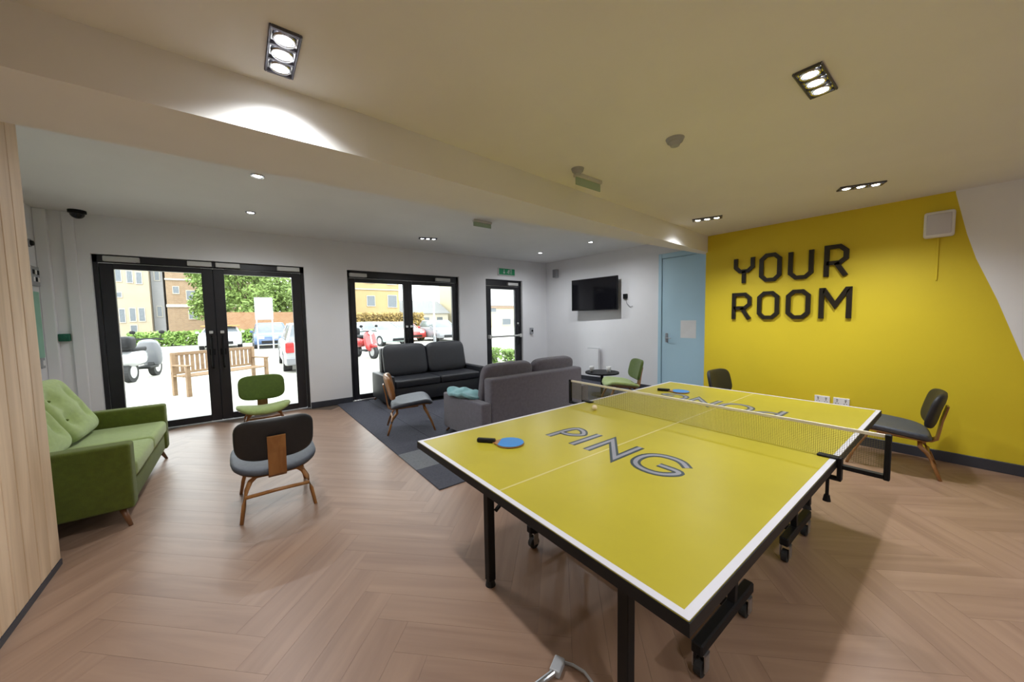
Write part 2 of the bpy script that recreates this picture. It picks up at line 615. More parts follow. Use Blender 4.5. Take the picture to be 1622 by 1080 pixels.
me = bpy.data.meshes.new('wall_right_yellow')
bm.to_mesh(me)
bm.free()
me.materials.append(M_YEL)
me.materials.append(M_WALL)
yw = bpy.data.objects.new('wall_right_yellow', me)
COL.objects.link(yw)
tag(yw, 'yellow painted feature wall with a slanting white field at its right', kind='structure')

# timber boarded partition
tp = MB().box(WX - 0.12, WX - 0.02, BACK, 3.29, 0.0, H1 + 0.2).build('wall_left_timber', M_SKIRT)
tag(tp, 'partition clad in pale vertical timber boards', kind='structure')
bmsh = MB().box(-0.019, 0.0, -0.066, 0.066, 0.035, H2 - 0.01, 0.005, 2).mesh('timber_board', M_OAK)
y = 3.32 - 0.068
while y > BACK:
    part('timber_board', bmsh, tp, (WX, y, 0))
    y -= 0.1365

# skirting
for n, bx in (('baseboard_front', [(LX, D1[0]), (D1[1], D2[0]), (D2[1], D3[0]), (D3[1], TVX)]),):
    for k, (a, b_) in enumerate(bx):
        tag(MB().box(a + 0.001, b_ - 0.001, DW - 0.018, DW, 0.0, 0.10, 0.004, 1).build(n, M_SKIRT), ['dark skirting left of the first double door', 'dark skirting between the two double doors', 'dark skirting behind the charcoal sofa', 'dark skirting right of the single door'][k], kind='structure')
tag(MB().box(YX - 0.018, YX, BACK, 2.343, 0.0, 0.10, 0.004, 1).build('baseboard_right', M_SKIRT), 'dark skirting along the yellow wall', kind='structure')
tag(MB().box(TVX - 0.018, TVX, 3.62, DW, 0.0, 0.10, 0.004, 1).build('baseboard_far', M_SKIRT), 'dark skirting under the screen wall', kind='structure')
tag(MB().box(LX, LX + 0.018, 3.3, DW, 0.0, 0.10, 0.004, 1).build('baseboard_left', M_SKIRT), 'dark skirting behind the green sofa', kind='structure')
tag(MB().box(WX - 0.02, WX + 0.004, BACK, 3.318, 0.0, 0.034).build('baseboard_timber', M_SKIRT), 'dark strip along the foot of the timber boards', kind='structure')

# boxed casing steps on the front wall, left of the first door
tag(MB().box(LX, -1.70, DW - 0.06, DW, 0.1, H2, 0.01, 2).build('trim_2', M_WALL), 'white boxed pipe casing in the corner by the green sofa', kind='structure')
tag(MB().box(-1.60, -1.50, DW - 0.025, DW, 0.1, H2, 0.01, 2).build('trim_3', M_WALL), 'slim white vertical casing left of the first double door', kind='structure')


# glazed doors
def glazed_door(name, label, x0, x1, leaves, top, closers, stile=0.105):
    root = struct(name, label, (0, DW + 0.05, 0))
    f = MB()
    f.box(x0, x0 + 0.045, 0, 0.09, 0, DH, 0.004, 1)
    f.box(x1 - 0.045, x1, 0, 0.09, 0, DH, 0.004, 1)
    f.box(x0, x1, 0, 0.09, top + 0.075, DH, 0.004, 1)
    f.build('door_frame', M_FRAME, root)
    MB().box(x0, x1, -0.01, 0.10, -0.012, 0.014, 0.003, 1).build('threshold', M_STEEL, root)
    for (a, b_, hinge) in leaves:
        lf = MB()
        lf.box(a, a + stile, 0.012, 0.075, 0.02, top + 0.07, 0.006, 1)
        lf.box(b_ - stile, b_, 0.012, 0.075, 0.02, top + 0.07, 0.006, 1)
        lf.box(a + stile, b_ - stile, 0.012, 0.075, top, top + 0.07)
        lf.box(a + stile, b_ - stile, 0.012, 0.075, 0.02, 0.11)
        leaf = lf.build('door_leaf', M_FRAME, root)
        MB().box(a + stile - 0.01, b_ - stile + 0.01, 0.038, 0.046, 0.10, top + 0.01).build('glass_pane', M_GLASS, leaf)
        hx = b_ - stile / 2 if hinge == 'l' else a + stile / 2
        h = MB()
        h.tube([(hx, 0.012, 0.80), (hx, -0.045, 0.82), (hx, -0.05, 1.0), (hx, -0.045, 1.23), (hx, 0.012, 1.25)], 0.013)
        h.box(hx - 0.035, hx + 0.035, -0.004, 0.013, 0.98, 1.07, 0.004, 1)
        h.build('pull_handle', M_BLACK, leaf)
        MB().box(hx - 0.022, hx + 0.022, -0.012, 0.013, 1.29, 1.33, 0.004, 1).build('lock_plate', M_SILVER, leaf)
    for (a, b_) in closers:
        cl = MB().box(a, b_, -0.055, 0.012, top + 0.09, top + 0.155, 0.008, 2)
        cb = cl.build('door_closer', M_SILVER, root)
        s = 1 if (a + b_) / 2 < (x0 + x1) / 2 else -1
        ax = b_ if s > 0 else a
        MB().bar((ax - 0.03 * s, -0.03, top + 0.085), (ax + 0.22 * s, -0.02, top + 0.075), 0.02, 0.008).build('closer_arm', M_BLACK, cb)
    return root


xm = (D1[0] + D1[1]) / 2
glazed_door('door_1', 'wide dark framed double glass door behind the dark lounge chair', D1[0], D1[1], [(D1[0] + 0.048, xm, 'l'), (xm, D1[1] - 0.048, 'r')], 2.15, [(-1.30, -0.98), (-0.52, -0.26), (-0.22, 0.06), (0.52, 0.82)], stile=0.125)
xm = (D2[0] + D2[1]) / 2
glazed_door('door_2', 'dark framed double glass door behind the charcoal sofa', D2[0], D2[1], [(D2[0] + 0.048, xm, 'l'), (xm, D2[1] - 0.048, 'r')], 2.12, [(1.57, 1.86), (3.20, 3.52)], stile=0.09)
d3 = glazed_door('door_3', 'narrow single glass fire door under the green exit sign', D3[0], D3[1], [(D3[0] + 0.048, D3[1] - 0.048, 'l')], 2.11, [(5.02, 5.32)], stile=0.13)
pb = MB().cyl((4.50, -0.06, 1.02), (5.36, -0.06, 1.02), 0.022)
pb.box(4.46, 4.52, -0.09, 0.02, 0.98, 1.06, 0.008, 2)
pb.box(5.33, 5.40, -0.09, 0.02, 0.98, 1.06, 0.008, 2)
pb.build('push_bar', M_SILVER, d3)

# pale blue door on the screen wall
d4 = struct('door_4', 'pale blue door beside the yellow wall with a paper notice', (TVX, 0, 0))
MB().box(-0.035, 0.0, 2.50, 3.50, 0.005, 2.47, 0.004, 1).build('door_leaf', M_BLUE_DOOR, d4)
f = MB()
f.box(-0.05, 0.0, 3.505, 3.57, 0.0, 2.56, 0.005, 1)
f.box(-0.05, 0.0, 2.40, 2.495, 0.0, 2.56, 0.005, 1)
f.box(-0.05, 0.0, 2.495, 3.505, 2.475, 2.56, 0.005, 1)
f.build('door_frame', M_BLUE_DOOR, d4)
hd = MB().box(-0.045, -0.035, 3.38, 3.43, 0.95, 1.12, 0.004, 1)
hd.tube([(-0.045, 3.405, 1.03), (-0.09, 3.405, 1.03), (-0.095, 3.30, 1.03)], 0.01)
hd.build('door_handle', M_STEEL, d4)

# ------------------------------------------------------------------ ceiling spotlights


def spot(parent, loc, watts, size=140, blend=1.0):
    d = bpy.data.lights.new('spot_beam', 'SPOT')
    d.energy = watts
    d.spot_size = R(size)
    d.spot_blend = blend
    d.shadow_soft_size = 0.03
    d.color = (0.94, 0.97, 1.0)
    o = bpy.data.objects.new('spot_beam', d)
    COL.objects.link(o)
    o.parent = parent
    o.location = loc
    return o


def tray_light(x, y, z, rz, label, watts, n=3, pitch_=0.095, group='three-head ceiling spotlights'):
    t = thing('ceiling_spotlight', label, 'spotlight', (x, y, z), rz, group)
    hw = n * pitch_ / 2 + 0.008
    fr = MB()
    fr.box(-hw, hw, -0.054, -0.044, -0.012, 0.0, 0.003, 1)
    fr.box(-hw, hw, 0.044, 0.054, -0.012, 0.0, 0.003, 1)
    for k in range(n + 1):
        px = -n * pitch_ / 2 + k * pitch_
        fr.box(px - 0.006, px + 0.006, -0.044, 0.044, -0.012, 0.0)
    fr.build('tray_frame', M_TRAY, t)
    MB().box(-hw + 0.004, hw - 0.004, -0.045, 0.045, -0.004, -0.0005).build('tray_base', M_CHROME, t)
    for k in range(n):
        px = (k - (n - 1) / 2) * pitch_
        ring = MB()
        N = 20
        pts = [(px + 0.036 * math.cos(a), 0.036 * math.sin(a), -0.010) for a in [2 * math.pi * i / N for i in range(N + 1)]]
        ring.tube(pts, 0.005, n=6)
        lamp = ring.build('lamp_head', M_CHROME, t)
        MB().cyl((px, 0, -0.014), (px, 0, -0.005), 0.023, 0.028, 20).build('lamp_lens', M_LAMP, lamp)
        spot(t, (px, 0, -0.03), watts)
    return t


tray_light(0.20, 1.77, H1, R(90), 'three-head spotlight nearest the beam above the dark lounge chair side', LAMP_W)
tray_light(2.23, 0.50, H1, 0, 'three-head spotlight in the ceiling directly over the near table half', LAMP_W)
tray_light(4.36, 0.64, H1, R(-66), 'three-head spotlight in front of the white wall box', LAMP_W)
tray_light(4.31, 1.90, H1, R(-68), 'three-head spotlight beside the beam at the yellow wall corner', LAMP_W)
tray_light(0.20, -1.0, H1, R(90), 'three-head spotlight behind the viewer on the timber side', LAMP_W)
tray_light(2.23, -1.4, H1, 0, 'three-head spotlight behind the viewer in mid ceiling', LAMP_W)
tray_light(2.58, 5.61, H2, R(-20), 'three-head spotlight over the charcoal sofa', BAY_W)


def downlight(x, y, z, label, watts):
    t = thing('downlight', label, 'downlight', (x, y, z), 0, 'single round downlights in the bay ceiling')
    N = 24
    MB().tube([(0.047 * math.cos(2 * math.pi * i / N), 0.047 * math.sin(2 * math.pi * i / N), -0.004) for i in range(N + 1)], 0.009, n=6).build('trim_ring', M_CHROME, t)
    MB().cyl((0, 0, -0.010), (0, 0, -0.001), 0.030, 0.040, 20).build('lamp_lens', M_LAMP, t)
    spot(t, (0, 0, -0.03), watts, 170, 1.0)
    return t


downlight(0.21, 4.08, H2, 'round downlight close to the beam on the green sofa side', BAY_W * 2)
downlight(0.19, 5.47, H2, 'round downlight nearer the first double door', BAY_W * 2)
downlight(5.07, 5.57, H2, 'round downlight in front of the fire door corner', BAY_W * 2)
downlight(5.13, 4.28, H2, 'round downlight in front of the wall screen', BAY_W * 2)


# ------------------------------------------------------------------ table tennis table
TX0, TX1 = 0.766, 3.506
TY0, TY1 = 0.36, 1.885
NX = 2.19
tt = thing('tennis_table', 'yellow table tennis table lettered PING with white edges and black legs', 'table', (0, 0, 0))
for a, b_ in ((TX0, NX - 0.004), (NX + 0.004, TX1)):
    MB().box(a, b_, TY0, TY1, 0.738, 0.760, 0.003, 1).build('playing_top', M_TYEL, tt)
    ap = MB()
    ap.box(a - 0.003 * (a < 1), b_ + 0.003 * (b_ > 3), TY0 - 0.003, TY0 + 0.03, 0.722, 0.7565)
    ap.box(a - 0.003 * (a < 1), b_ + 0.003 * (b_ > 3), TY1 - 0.03, TY1 + 0.003, 0.722, 0.7565)
    ap.box(a - 0.003 * (a < 1), a + 0.03, TY0 + 0.03, TY1 - 0.03, 0.722, 0.7565 if a < 1 else 0.7375)
    ap.box(b_ - 0.03, b_ + 0.003 * (b_ > 3), TY0 + 0.03, TY1 - 0.03, 0.722, 0.7565 if b_ > 3 else 0.7375)
    ap.box((a + b_) / 2 - 0.015, (a + b_) / 2 + 0.015, TY0 + 0.03, TY1 - 0.03, 0.722, 0.737)
    ap.build('apron', M_BLACK, tt)
E1 = 0.7606
LW = 0.022
for nm, bx in (('edge_line', (TX0, TX1, TY0, TY0 + LW)), ('edge_line', (TX0, TX1, TY1 - LW, TY1)), ('edge_line', (TX0, TX0 + LW, TY0 + LW, TY1 - LW)), ('edge_line', (TX1 - LW, TX1, TY0 + LW, TY1 - LW))):
    MB().box(*bx, 0.7592, E1).build(nm, M_WHITE, tt)
MB().box(TX0 + LW, TX1 - LW, 1.1225 - 0.005, 1.1225 + 0.005, 0.7590, E1 - 0.0002).build('centre_line', M_CREAM, tt)
# legs
for lx in (1.01, 3.26):
    for ly in (0.69, 1.54):
        lg = MB().box(lx - 0.022, lx + 0.022, ly - 0.022, ly + 0.022, 0.03, 0.738, 0.004, 1)
        lo = lg.build('leg', M_BLACK, tt)
        MB().cyl((lx, ly, 0.0), (lx, ly, 0.032), 0.028, 0.022, 14).build('rubber_foot', M_TYRE, lo)
    MB().box(lx - 0.015, lx + 0.015, 0.69, 1.54, 0.70, 0.7365).build('leg_crossbar', M_BLACK, tt)
    # folding stays
    for ly in (0.72, 1.51):
        MB().bar((lx + (0.02 if lx < 2 else -0.02), ly, 0.42 if ly > 1 else 0.45), (lx + (0.42 if lx < 2 else -0.42), ly, 0.71), 0.018, 0.012).build('folding_stay', M_BLACK, tt)
MB().box(1.0, 1.03, 1.50, 1.60, 0.67, 0.715, 0.004, 1).build('latch', M_SILVER, tt)
# wheeled carriages: one long wheel bar on each side of each half
for x0, x1, ux in ((1.36, 1.90, 1.70), (2.42, 2.90, 2.62)):
    for wy in (0.61, 1.63):
        MB().box(x0, x1, wy - 0.022, wy + 0.022, 0.105, 0.155, 0.006, 1).build('wheel_bar', M_BLACK, tt)
        MB().bar((ux, wy, 0.14), (ux + (0.06 if ux < 2 else -0.06), wy, 0.70), 0.03, 0.03, (1, 0, 0)).build('carriage_upright', M_BLACK, tt)
        for cx in (x0 + 0.04, x1 - 0.05):
            fk = MB()
            fk.box(cx - 0.018, cx + 0.018, wy - 0.026, wy - 0.021, 0.03, 0.107)
            fk.box(cx - 0.018, cx + 0.018, wy + 0.021, wy + 0.026, 0.03, 0.107)
            fk.box(cx - 0.02, cx + 0.02, wy - 0.026, wy + 0.026, 0.100, 0.106)
            ck = fk.build('caster_fork', M_STEEL, tt)
            MB().cyl((cx, wy - 0.014, 0.035), (cx, wy + 0.014, 0.035), 0.035, n=18).build('wheel', M_TYRE, ck)
    MB().box(ux - 0.015, ux + 0.015, 0.61, 1.63, 0.115, 0.145).build('carriage_crossbar', M_BLACK, tt)


# letters as strokes in a unit box (x to the right, y up); w = width
def stroke_letter(ch, w=0.62, c=0.16):
    """strokes of a squared letter with cut corners; returns [(points, closed)]"""
    if ch == 'O':
        return [([(c, 0), (w - c, 0), (w, c), (w, 1 - c), (w - c, 1), (c, 1), (0, 1 - c), (0, c)], True)]
    if ch == 'U':
        return [([(0, 1), (0, c), (c, 0), (w - c, 0), (w, c), (w, 1)], False)]
    if ch == 'Y':
        return [([(0, 1), (0, 0.62), (c, 0.45), (w - c, 0.45), (w, 0.62), (w, 1)], False), ([(w / 2, 0.45), (w / 2, -0.06)], False)]
    if ch == 'R':
        return [([(0, -0.06), (0, 1), (w - c, 1), (w, 1 - c), (w, 0.40 + c), (w - c, 0.42), (0, 0.42)], False), ([(w * 0.5, 0.42), (w, -0.06)], False)]
    if ch == 'M':
        return [([(0, -0.06), (0, 1), (0.06, 1), (w / 2, 0.42), (w - 0.06, 1), (w, 1), (w, -0.06)], False)]
    if ch == 'P':
        return [([(0, -0.06), (0, 1), (w - c, 1), (w, 1 - c), (w, 0.42 + c), (w - c, 0.42), (0.03, 0.42)], False)]
    if ch == 'I':
        return [([(w / 2, -0.06), (w / 2, 1.06)], False)]
    if ch == 'N':
        return [([(0, -0.06), (0, 0.97), (w, 0.03), (w, 1.06)], False)]
    if ch == 'G':
        return [([(w, 1 - c), (w - c, 1), (c, 1), (0, 1 - c), (0, c), (c, 0), (w - c, 0), (w, c), (w, 0.45), (w * 0.5, 0.45)], False)]
    return []


def soften(pts, closed, n=2):
    """corner cutting that keeps open ends"""
    for _ in range(n):
        out = [] if closed else [pts[0]]
        k = len(pts)
        for i in range(k if closed else k - 1):
            a, b = Vector(pts[i]), Vector(pts[(i + 1) % k])
            out += [tuple(a * 0.75 + b * 0.25), tuple(a * 0.25 + b * 0.75)]
        if not closed:
            out.append(pts[-1])
        pts = out
    return pts


def letter_mesh(ch, size, stroke, depth, wid=0.62):
    b = MB()
    for pts, cl in stroke_letter(ch, wid, min(0.26, wid * 0.42)):
        if ch in 'PGO':
            pts = soften(pts, cl)
        b.ribbon([(x * size, y * size) for x, y in pts], stroke, depth, cl)
    return b


def table_word(word, origin, right, upd, cells):
    """word printed flat on the table; each letter is a dark outline with a paler core"""
    rot = math.atan2(right[1], right[0])
    for ch, (a, wd) in zip(word, cells):
        lo = letter_mesh(ch, 0.215, 0.046, 0.0006, wd).build('printed_letter', M_INK, tt, label='letter %s printed on the yellow table top' % ch)
        lo.location = (origin[0] + right[0] * a, origin[1] + right[1] * a, 0.7601)
        lo.rotation_euler = (0, 0, rot)
        li = letter_mesh(ch, 0.215, 0.020, 0.0004, wd).build('letter_core', M_INK2, lo)
        li.location = (0, 0, 0.0005)


table_word('PING', (1.40, 1.475), (0, -1), (1, 0), [(0.0, 0.55), (0.15, 0.3), (0.285, 0.75), (0.52, 0.95)])
table_word('PONG', (2.98, 0.77), (0, 1), (-1, 0), [(0.0, 0.55), (0.175, 0.85), (0.42, 0.75), (0.65, 0.9)])

# net clamped over the middle
nt_ = thing('table_tennis_net', 'see-through net with pale top band clamped across the yellow table', 'net', (NX, 0, 0.7606))
NY0, NY1 = TY0 - 0.1525, TY1 + 0.1525
nm = MB()
k = NY0
while k < NY1:
    nm.box(-0.0007, 0.0007, k - 0.0004, k + 0.0004, 0.004, 0.146)
    k += 0.008
for z in [0.006 + 0.008 * i for i in range(17)]:
    nm.box(-0.0007, 0.0007, NY0, NY1, z - 0.0004, z + 0.0004)
o = nm.build('net_mesh', mat('dark_net_cord', (0.17, 0.155, 0.07), 0.8), nt_)
o['kind'] = 'stuff'
MB().box(-0.004, 0.004, NY0, NY1, 0.140, 0.156, 0.002, 1).build('top_band', mat('pale_net_tape', (0.74, 0.70, 0.58), 0.8), nt_)
for s, ye, yp in ((-1, TY0, NY0), (1, TY1, NY1)):
    MB().box(-0.012, 0.012, min(yp, yp + s * 0.02), max(yp, yp + s * 0.02), -0.045, 0.158, 0.003, 1).build('net_post', M_BLACK, nt_)
    ar = MB()
    ar.box(-0.014, 0.014, min(yp, ye - s * 0.06), max(yp, ye - s * 0.06), -0.04, -0.022)
    ar.box(-0.02, 0.02, min(ye - s * 0.07, ye + s * 0.012), max(ye - s * 0.07, ye + s * 0.012), 0.001, 0.010, 0.002, 1)
    ar.box(-0.02, 0.02, min(ye + s * 0.004, ye + s * 0.02), max(ye + s * 0.004, ye + s * 0.02), -0.09, 0.010, 0.002, 1)
    ar.box(-0.02, 0.02, min(ye - s * 0.06, ye + s * 0.02), max(ye - s * 0.06, ye + s * 0.02), -0.10, -0.088, 0.002, 1)
    cl = ar.build('net_clamp', M_BLACK, nt_)
    sc = MB().cyl((0, ye - s * 0.03, -0.19), (0, ye - s * 0.03, -0.073), 0.007, n=8)
    sc.cyl((0, ye - s * 0.03, -0.215), (0, ye - s * 0.03, -0.185), 0.016, 0.011, 10)
    sc.build('clamp_screw', M_BLACK, cl)


def paddle(loc, rz, label):
    p = thing('table_tennis_bat', label, 'bat', loc, rz, 'blue bats on the table')
    N = 28
    out = []
    for i in range(N + 1):
        a = R(-150) + R(300) * i / N
        out.append((0.077 * math.cos(a) + 0.075, 0.075 * math.sin(a)))
    bl = [(x, y) for x, y in out] + [(-0.012, 0.014), (-0.012, -0.014)]
    bl = out[::1] + [(-0.02, 0.013), (-0.02, -0.013)]
    MB().prism(bl, 0.006).build('blade', M_PLY, p, loc=(0, 0, 0.002))
    rub = [((x - 0.075) * 0.985 + 0.075, y * 0.985) for x, y in out if x > 0.016]
    MB().prism(rub, 0.002).build('rubber_face', M_PBLUE, p, loc=(0, 0, 0.008))
    MB().prism(rub, 0.002).build('rubber_face', M_BLACK, p, loc=(0, 0, 0.0))
    MB().box(-0.112, -0.008, -0.014, 0.014, -0.0, 0.022, 0.006, 2).build('handle', M_BLACK, p)
    return p


paddle((1.09, 1.57, 0.7612), math.atan2(-0.21, 0.17), 'blue bat with black handle lying on the near table half')
paddle((3.05, 1.63, 0.7612), math.atan2(-0.20, 0.10), 'blue bat lying on the far table half beyond the net')
ball = MB().sellipsoid(0.02, 0.02, 0.02, 1, 1, 18, 10).build('table_tennis_ball', mat('cream_ball_celluloid', (0.72, 0.60, 0.38), 0.35), smooth=True, loc=(2.03, 1.66, 0.7806))
tag(ball, 'small cream ball resting on the yellow table near the net', 'ball')

# ------------------------------------------------------------------ YOUR ROOM lettering
sg = thing('wall_lettering', 'black capital letters reading YOUR ROOM on the yellow wall', 'lettering', (YX, 1.975, 1.375))
base = Matrix(((0, 0, -1, 0), (-1, 0, 0, 0), (0, 1, 0, 0), (0, 0, 0, 1)))   # x -> -Y, y -> Z, z -> -X
LS = 0.305
for word, z0, cells in (('YOUR', 0.4925, [(0.025, 0.64), (0.318, 0.62), (0.617, 0.64), (0.948, 0.53)]), ('ROOM', 0.0225, [(0.012, 0.60), (0.305, 0.62), (0.607, 0.62), (0.917, 0.76)])):
    for ch, (a, wd) in zip(word, cells):
        b = MB()
        for pts, cl in stroke_letter(ch, wd, 0.17):
            b.ribbon([(a + x * LS, z0 + y * LS) for x, y in pts], 0.045, 0.03, cl, base)
        b.build('letter', M_LETTER, sg, label='black letter %s of the wall lettering' % ch)

# ------------------------------------------------------------------ lounge chairs (moulded plywood)


def lounge_chair(loc, rz, label, back_m, seat_m, group='low plywood lounge chairs'):
    c = thing('lounge_chair', label, 'chair', loc, rz, group)

    def seat_def(p):
        t = p.y / 0.26
        p.z += 0.045 * (p.x / 0.28) ** 2 + 0.05 * t * 0.6 - 0.05 * max(0, t - 0.55) ** 2 * 4
        return p
    s = MB().sellipsoid(0.285, 0.265, 0.034, 0.5, 0.55, 36, 12, seat_def, Matrix.Translation((0, 0.02, 0.345)))
    s.build('seat', seat_m, c, True)
    s = MB().sellipsoid(0.262, 0.245, 0.008, 0.5, 0.55, 36, 8, seat_def, Matrix.Translation((0, 0.02, 0.312)))
    s.build('seat_shell', M_PLY, c, True)

    def back_def(p):
        p.z -= 0.05 * (p.x / 0.25) ** 2
        return p
    bmx = Matrix.Translation((0, -0.265, 0.575)) @ Matrix.Rotation(R(103), 4, 'X')
    s = MB().sellipsoid(0.255, 0.165, 0.030, 0.5, 0.5, 36, 12, back_def, bmx)
    s.build('backrest', back_m, c, True)
    sp = [(0, 0.10, 0.295), (0, -0.04, 0.288), (0, -0.17, 0.280), (0, -0.24, 0.285), (0, -0.275, 0.31), (0, -0.285, 0.38), (0, -0.298, 0.48), (0, -0.325, 0.61)]
    MB().tube(sp, 0.115, 0.014, (1, 0, 0)).build('spine', M_PLY, c)
    for nm, sy in (('rear_leg_frame', -1), ('front_leg_frame', 1)):
        zt = 0.285 if sy < 0 else 0.315
        y0, y1 = sy * 0.29, sy * 0.17
        pts = [(-0.235, y0, 0.0), (-0.215, y0 - sy * 0.04, 0.12), (-0.195, y0 - sy * 0.08, 0.21), (-0.17, y1 - sy * 0.0, zt - 0.03), (-0.13, y1, zt), (0, y1, zt), (0.13, y1, zt), (0.17, y1, zt - 0.03), (0.195, y0 - sy * 0.08, 0.21), (0.215, y0 - sy * 0.04, 0.12), (0.235, y0, 0.0)]
        MB().tube(pts, [0.012, 0.014, 0.016, 0.018, 0.016, 0.016, 0.016, 0.018, 0.016, 0.014, 0.012], n=8).build(nm, M_PLY, c, True)
    MB().tube([(-0.205, -0.235, 0.165), (0, -0.225, 0.165), (0.205, -0.235, 0.165)], 0.014, n=8).build('stretcher', M_PLY, c, True)
    return c


lounge_chair((0.175, 3.42, 0), R(0), 'dark lounge chair standing alone in mid floor, seen from behind', M_NAVY_F, M_SEAT_F)
lounge_chair((0.20, 5.52, 0), R(180), 'olive green lounge chair in front of the first double door', M_GREEN_D, M_GREEN_C)
lounge_chair((1.74, 4.50, 0.01), R(-108), 'lounge chair with walnut back on the grey carpet beside the sofas', M_PLY, M_SEAT_F)
lounge_chair((4.85, 0.42, 0), R(6), 'dark lounge chair under the white box on the yellow wall', M_NAVY_F, M_SEAT_F)
lounge_chair((4.83, 1.72, 0), R(176), 'dark lounge chair behind the far table end at the wall corner', M_NAVY_F, M_SEAT_F)
lounge_chair((4.85, 3.42, 0.01), R(52), 'green lounge chair with walnut spine in front of the blue door', M_GREEN_D, M_GREEN_C)

# ------------------------------------------------------------------ sofas


def sofa(name, label, loc, rz, wid, dep, arm_h, back_h, seat_h, m_body, m_cush, leg_h=0.13, arm_t=0.13, tuft=True, group='upholstered sofas', back_lift=0.0, tilt=14, cth=0.085, cy=0.235):
    """local: faces +Y, back at y=0, front at y=dep, centred on x"""
    s = thing(name, label, 'sofa', loc, rz, group)
    hw = wid / 2
    MB().box(-hw + arm_t, hw - arm_t, 0.06, dep - 0.02, leg_h, seat_h - 0.13, 0.012, 2).build('base', m_body, s, True)
    for sx in (-1, 1):
        a = (-hw, -hw + arm_t) if sx < 0 else (hw - arm_t, hw)
        MB().box(a[0], a[1], 0.0, dep, leg_h, arm_h, 0.022, 3).build('arm', m_body, s, True)
    MB().box(-hw + arm_t, hw - arm_t, 0.0, 0.16, leg_h, back_h, 0.03, 3).build('backrest', m_body, s, True)
    cw = (wid - 2 * arm_t) / 2
    for sx in (-1, 1):
        x0 = -cw if sx < 0 else 0
        MB().box(x0 + 0.004, x0 + cw - 0.004, 0.15, dep + 0.005, seat_h - 0.13, seat_h, 0.035, 3).build('seat_cushion', m_cush, s, True)
        hh = (back_h + back_lift - seat_h) / 2 + 0.02

        def dent(p, hh=hh):
            if not tuft:
                return p
            for bx in (-0.5, 0.5):
                for bz in (-0.32, 0.36):
                    d = math.hypot((p.x - bx * cw / 2), (p.y - bz * hh))
                    if p.z > 0:
                        p.z -= 0.06 * math.exp(-(d / 0.075) ** 2)
            return p
        mt = Matrix.Translation((x0 + cw / 2, cy, seat_h + hh - 0.02)) @ Matrix.Rotation(R(tilt), 4, 'X') @ Matrix.Rotation(R(90), 4, 'X') @ Matrix.Rotation(R(180), 4, 'Y')
        bc = MB().sellipsoid(cw / 2 - 0.005, hh, cth, 0.55, 0.34, 72, 40, dent, mt).build('back_cushion', m_cush, s, True)
        if tuft:
            for bx in (-0.5, 0.5):
                for bz in (-0.32, 0.36):
                    q = mt @ Vector((bx * cw / 2, bz * hh, cth - 0.055))
                    MB().sellipsoid(0.014, 0.014, 0.010, 1, 1, 10, 6, None, Matrix.Translation(q)).build('button', m_body, bc, True)
    for sx in (-1, 1):
        for y in (0.08, dep - 0.08):
            dy = 0.05 if y > 0.2 else -0.05
            MB().cyl((sx * (hw - 0.02), y + dy, 0.0), (sx * (hw - 0.07), y, leg_h + 0.01), 0.012, 0.022, 12).build('leg', M_LEG, s, True)
    return s


# green sofa against the left wall, facing the room
sofa('sofa', 'green button-back sofa against the white wall behind the timber partition', (-1.62, 4.435, 0), R(-90), 1.63, 0.96, 0.60, 0.80, 0.44, M_GREEN_F, M_GREEN_C, back_lift=0.16, tilt=27, cth=0.125, cy=0.33)
# grey sofa with its back to the table
sofa('sofa', 'mid grey sofa on the carpet with its back towards the yellow table', (2.91, 3.20, 0.01), 0, 1.75, 0.92, 0.50, 0.76, 0.42, M_GREY_F, M_GREY_F, tuft=False, leg_h=0.06, back_lift=0.13)
# charcoal sofa against the second door
sofa('sofa', 'charcoal sofa in front of the second double door', (2.80, 6.56, 0.01), R(180), 1.90, 0.84, 0.51, 0.93, 0.43, M_DARK_F, M_DARK_F, leg_h=0.06, tuft=False, back_lift=0.05)


# throw and cushion on the grey sofa arm
def fold_def(p):
    p.z += 0.018 * math.sin(p.x * 23 + p.y * 9) + 0.012 * math.sin(p.y * 31)
    return p


o = MB().sellipsoid(0.12, 0.27, 0.030, 0.6, 0.5, 60, 18, fold_def).build('throw_blanket', M_TEAL, smooth=True, loc=(2.115, 3.74, 0.546))
tag(o, 'crumpled teal throw lying over the arm of the grey sofa', 'blanket')

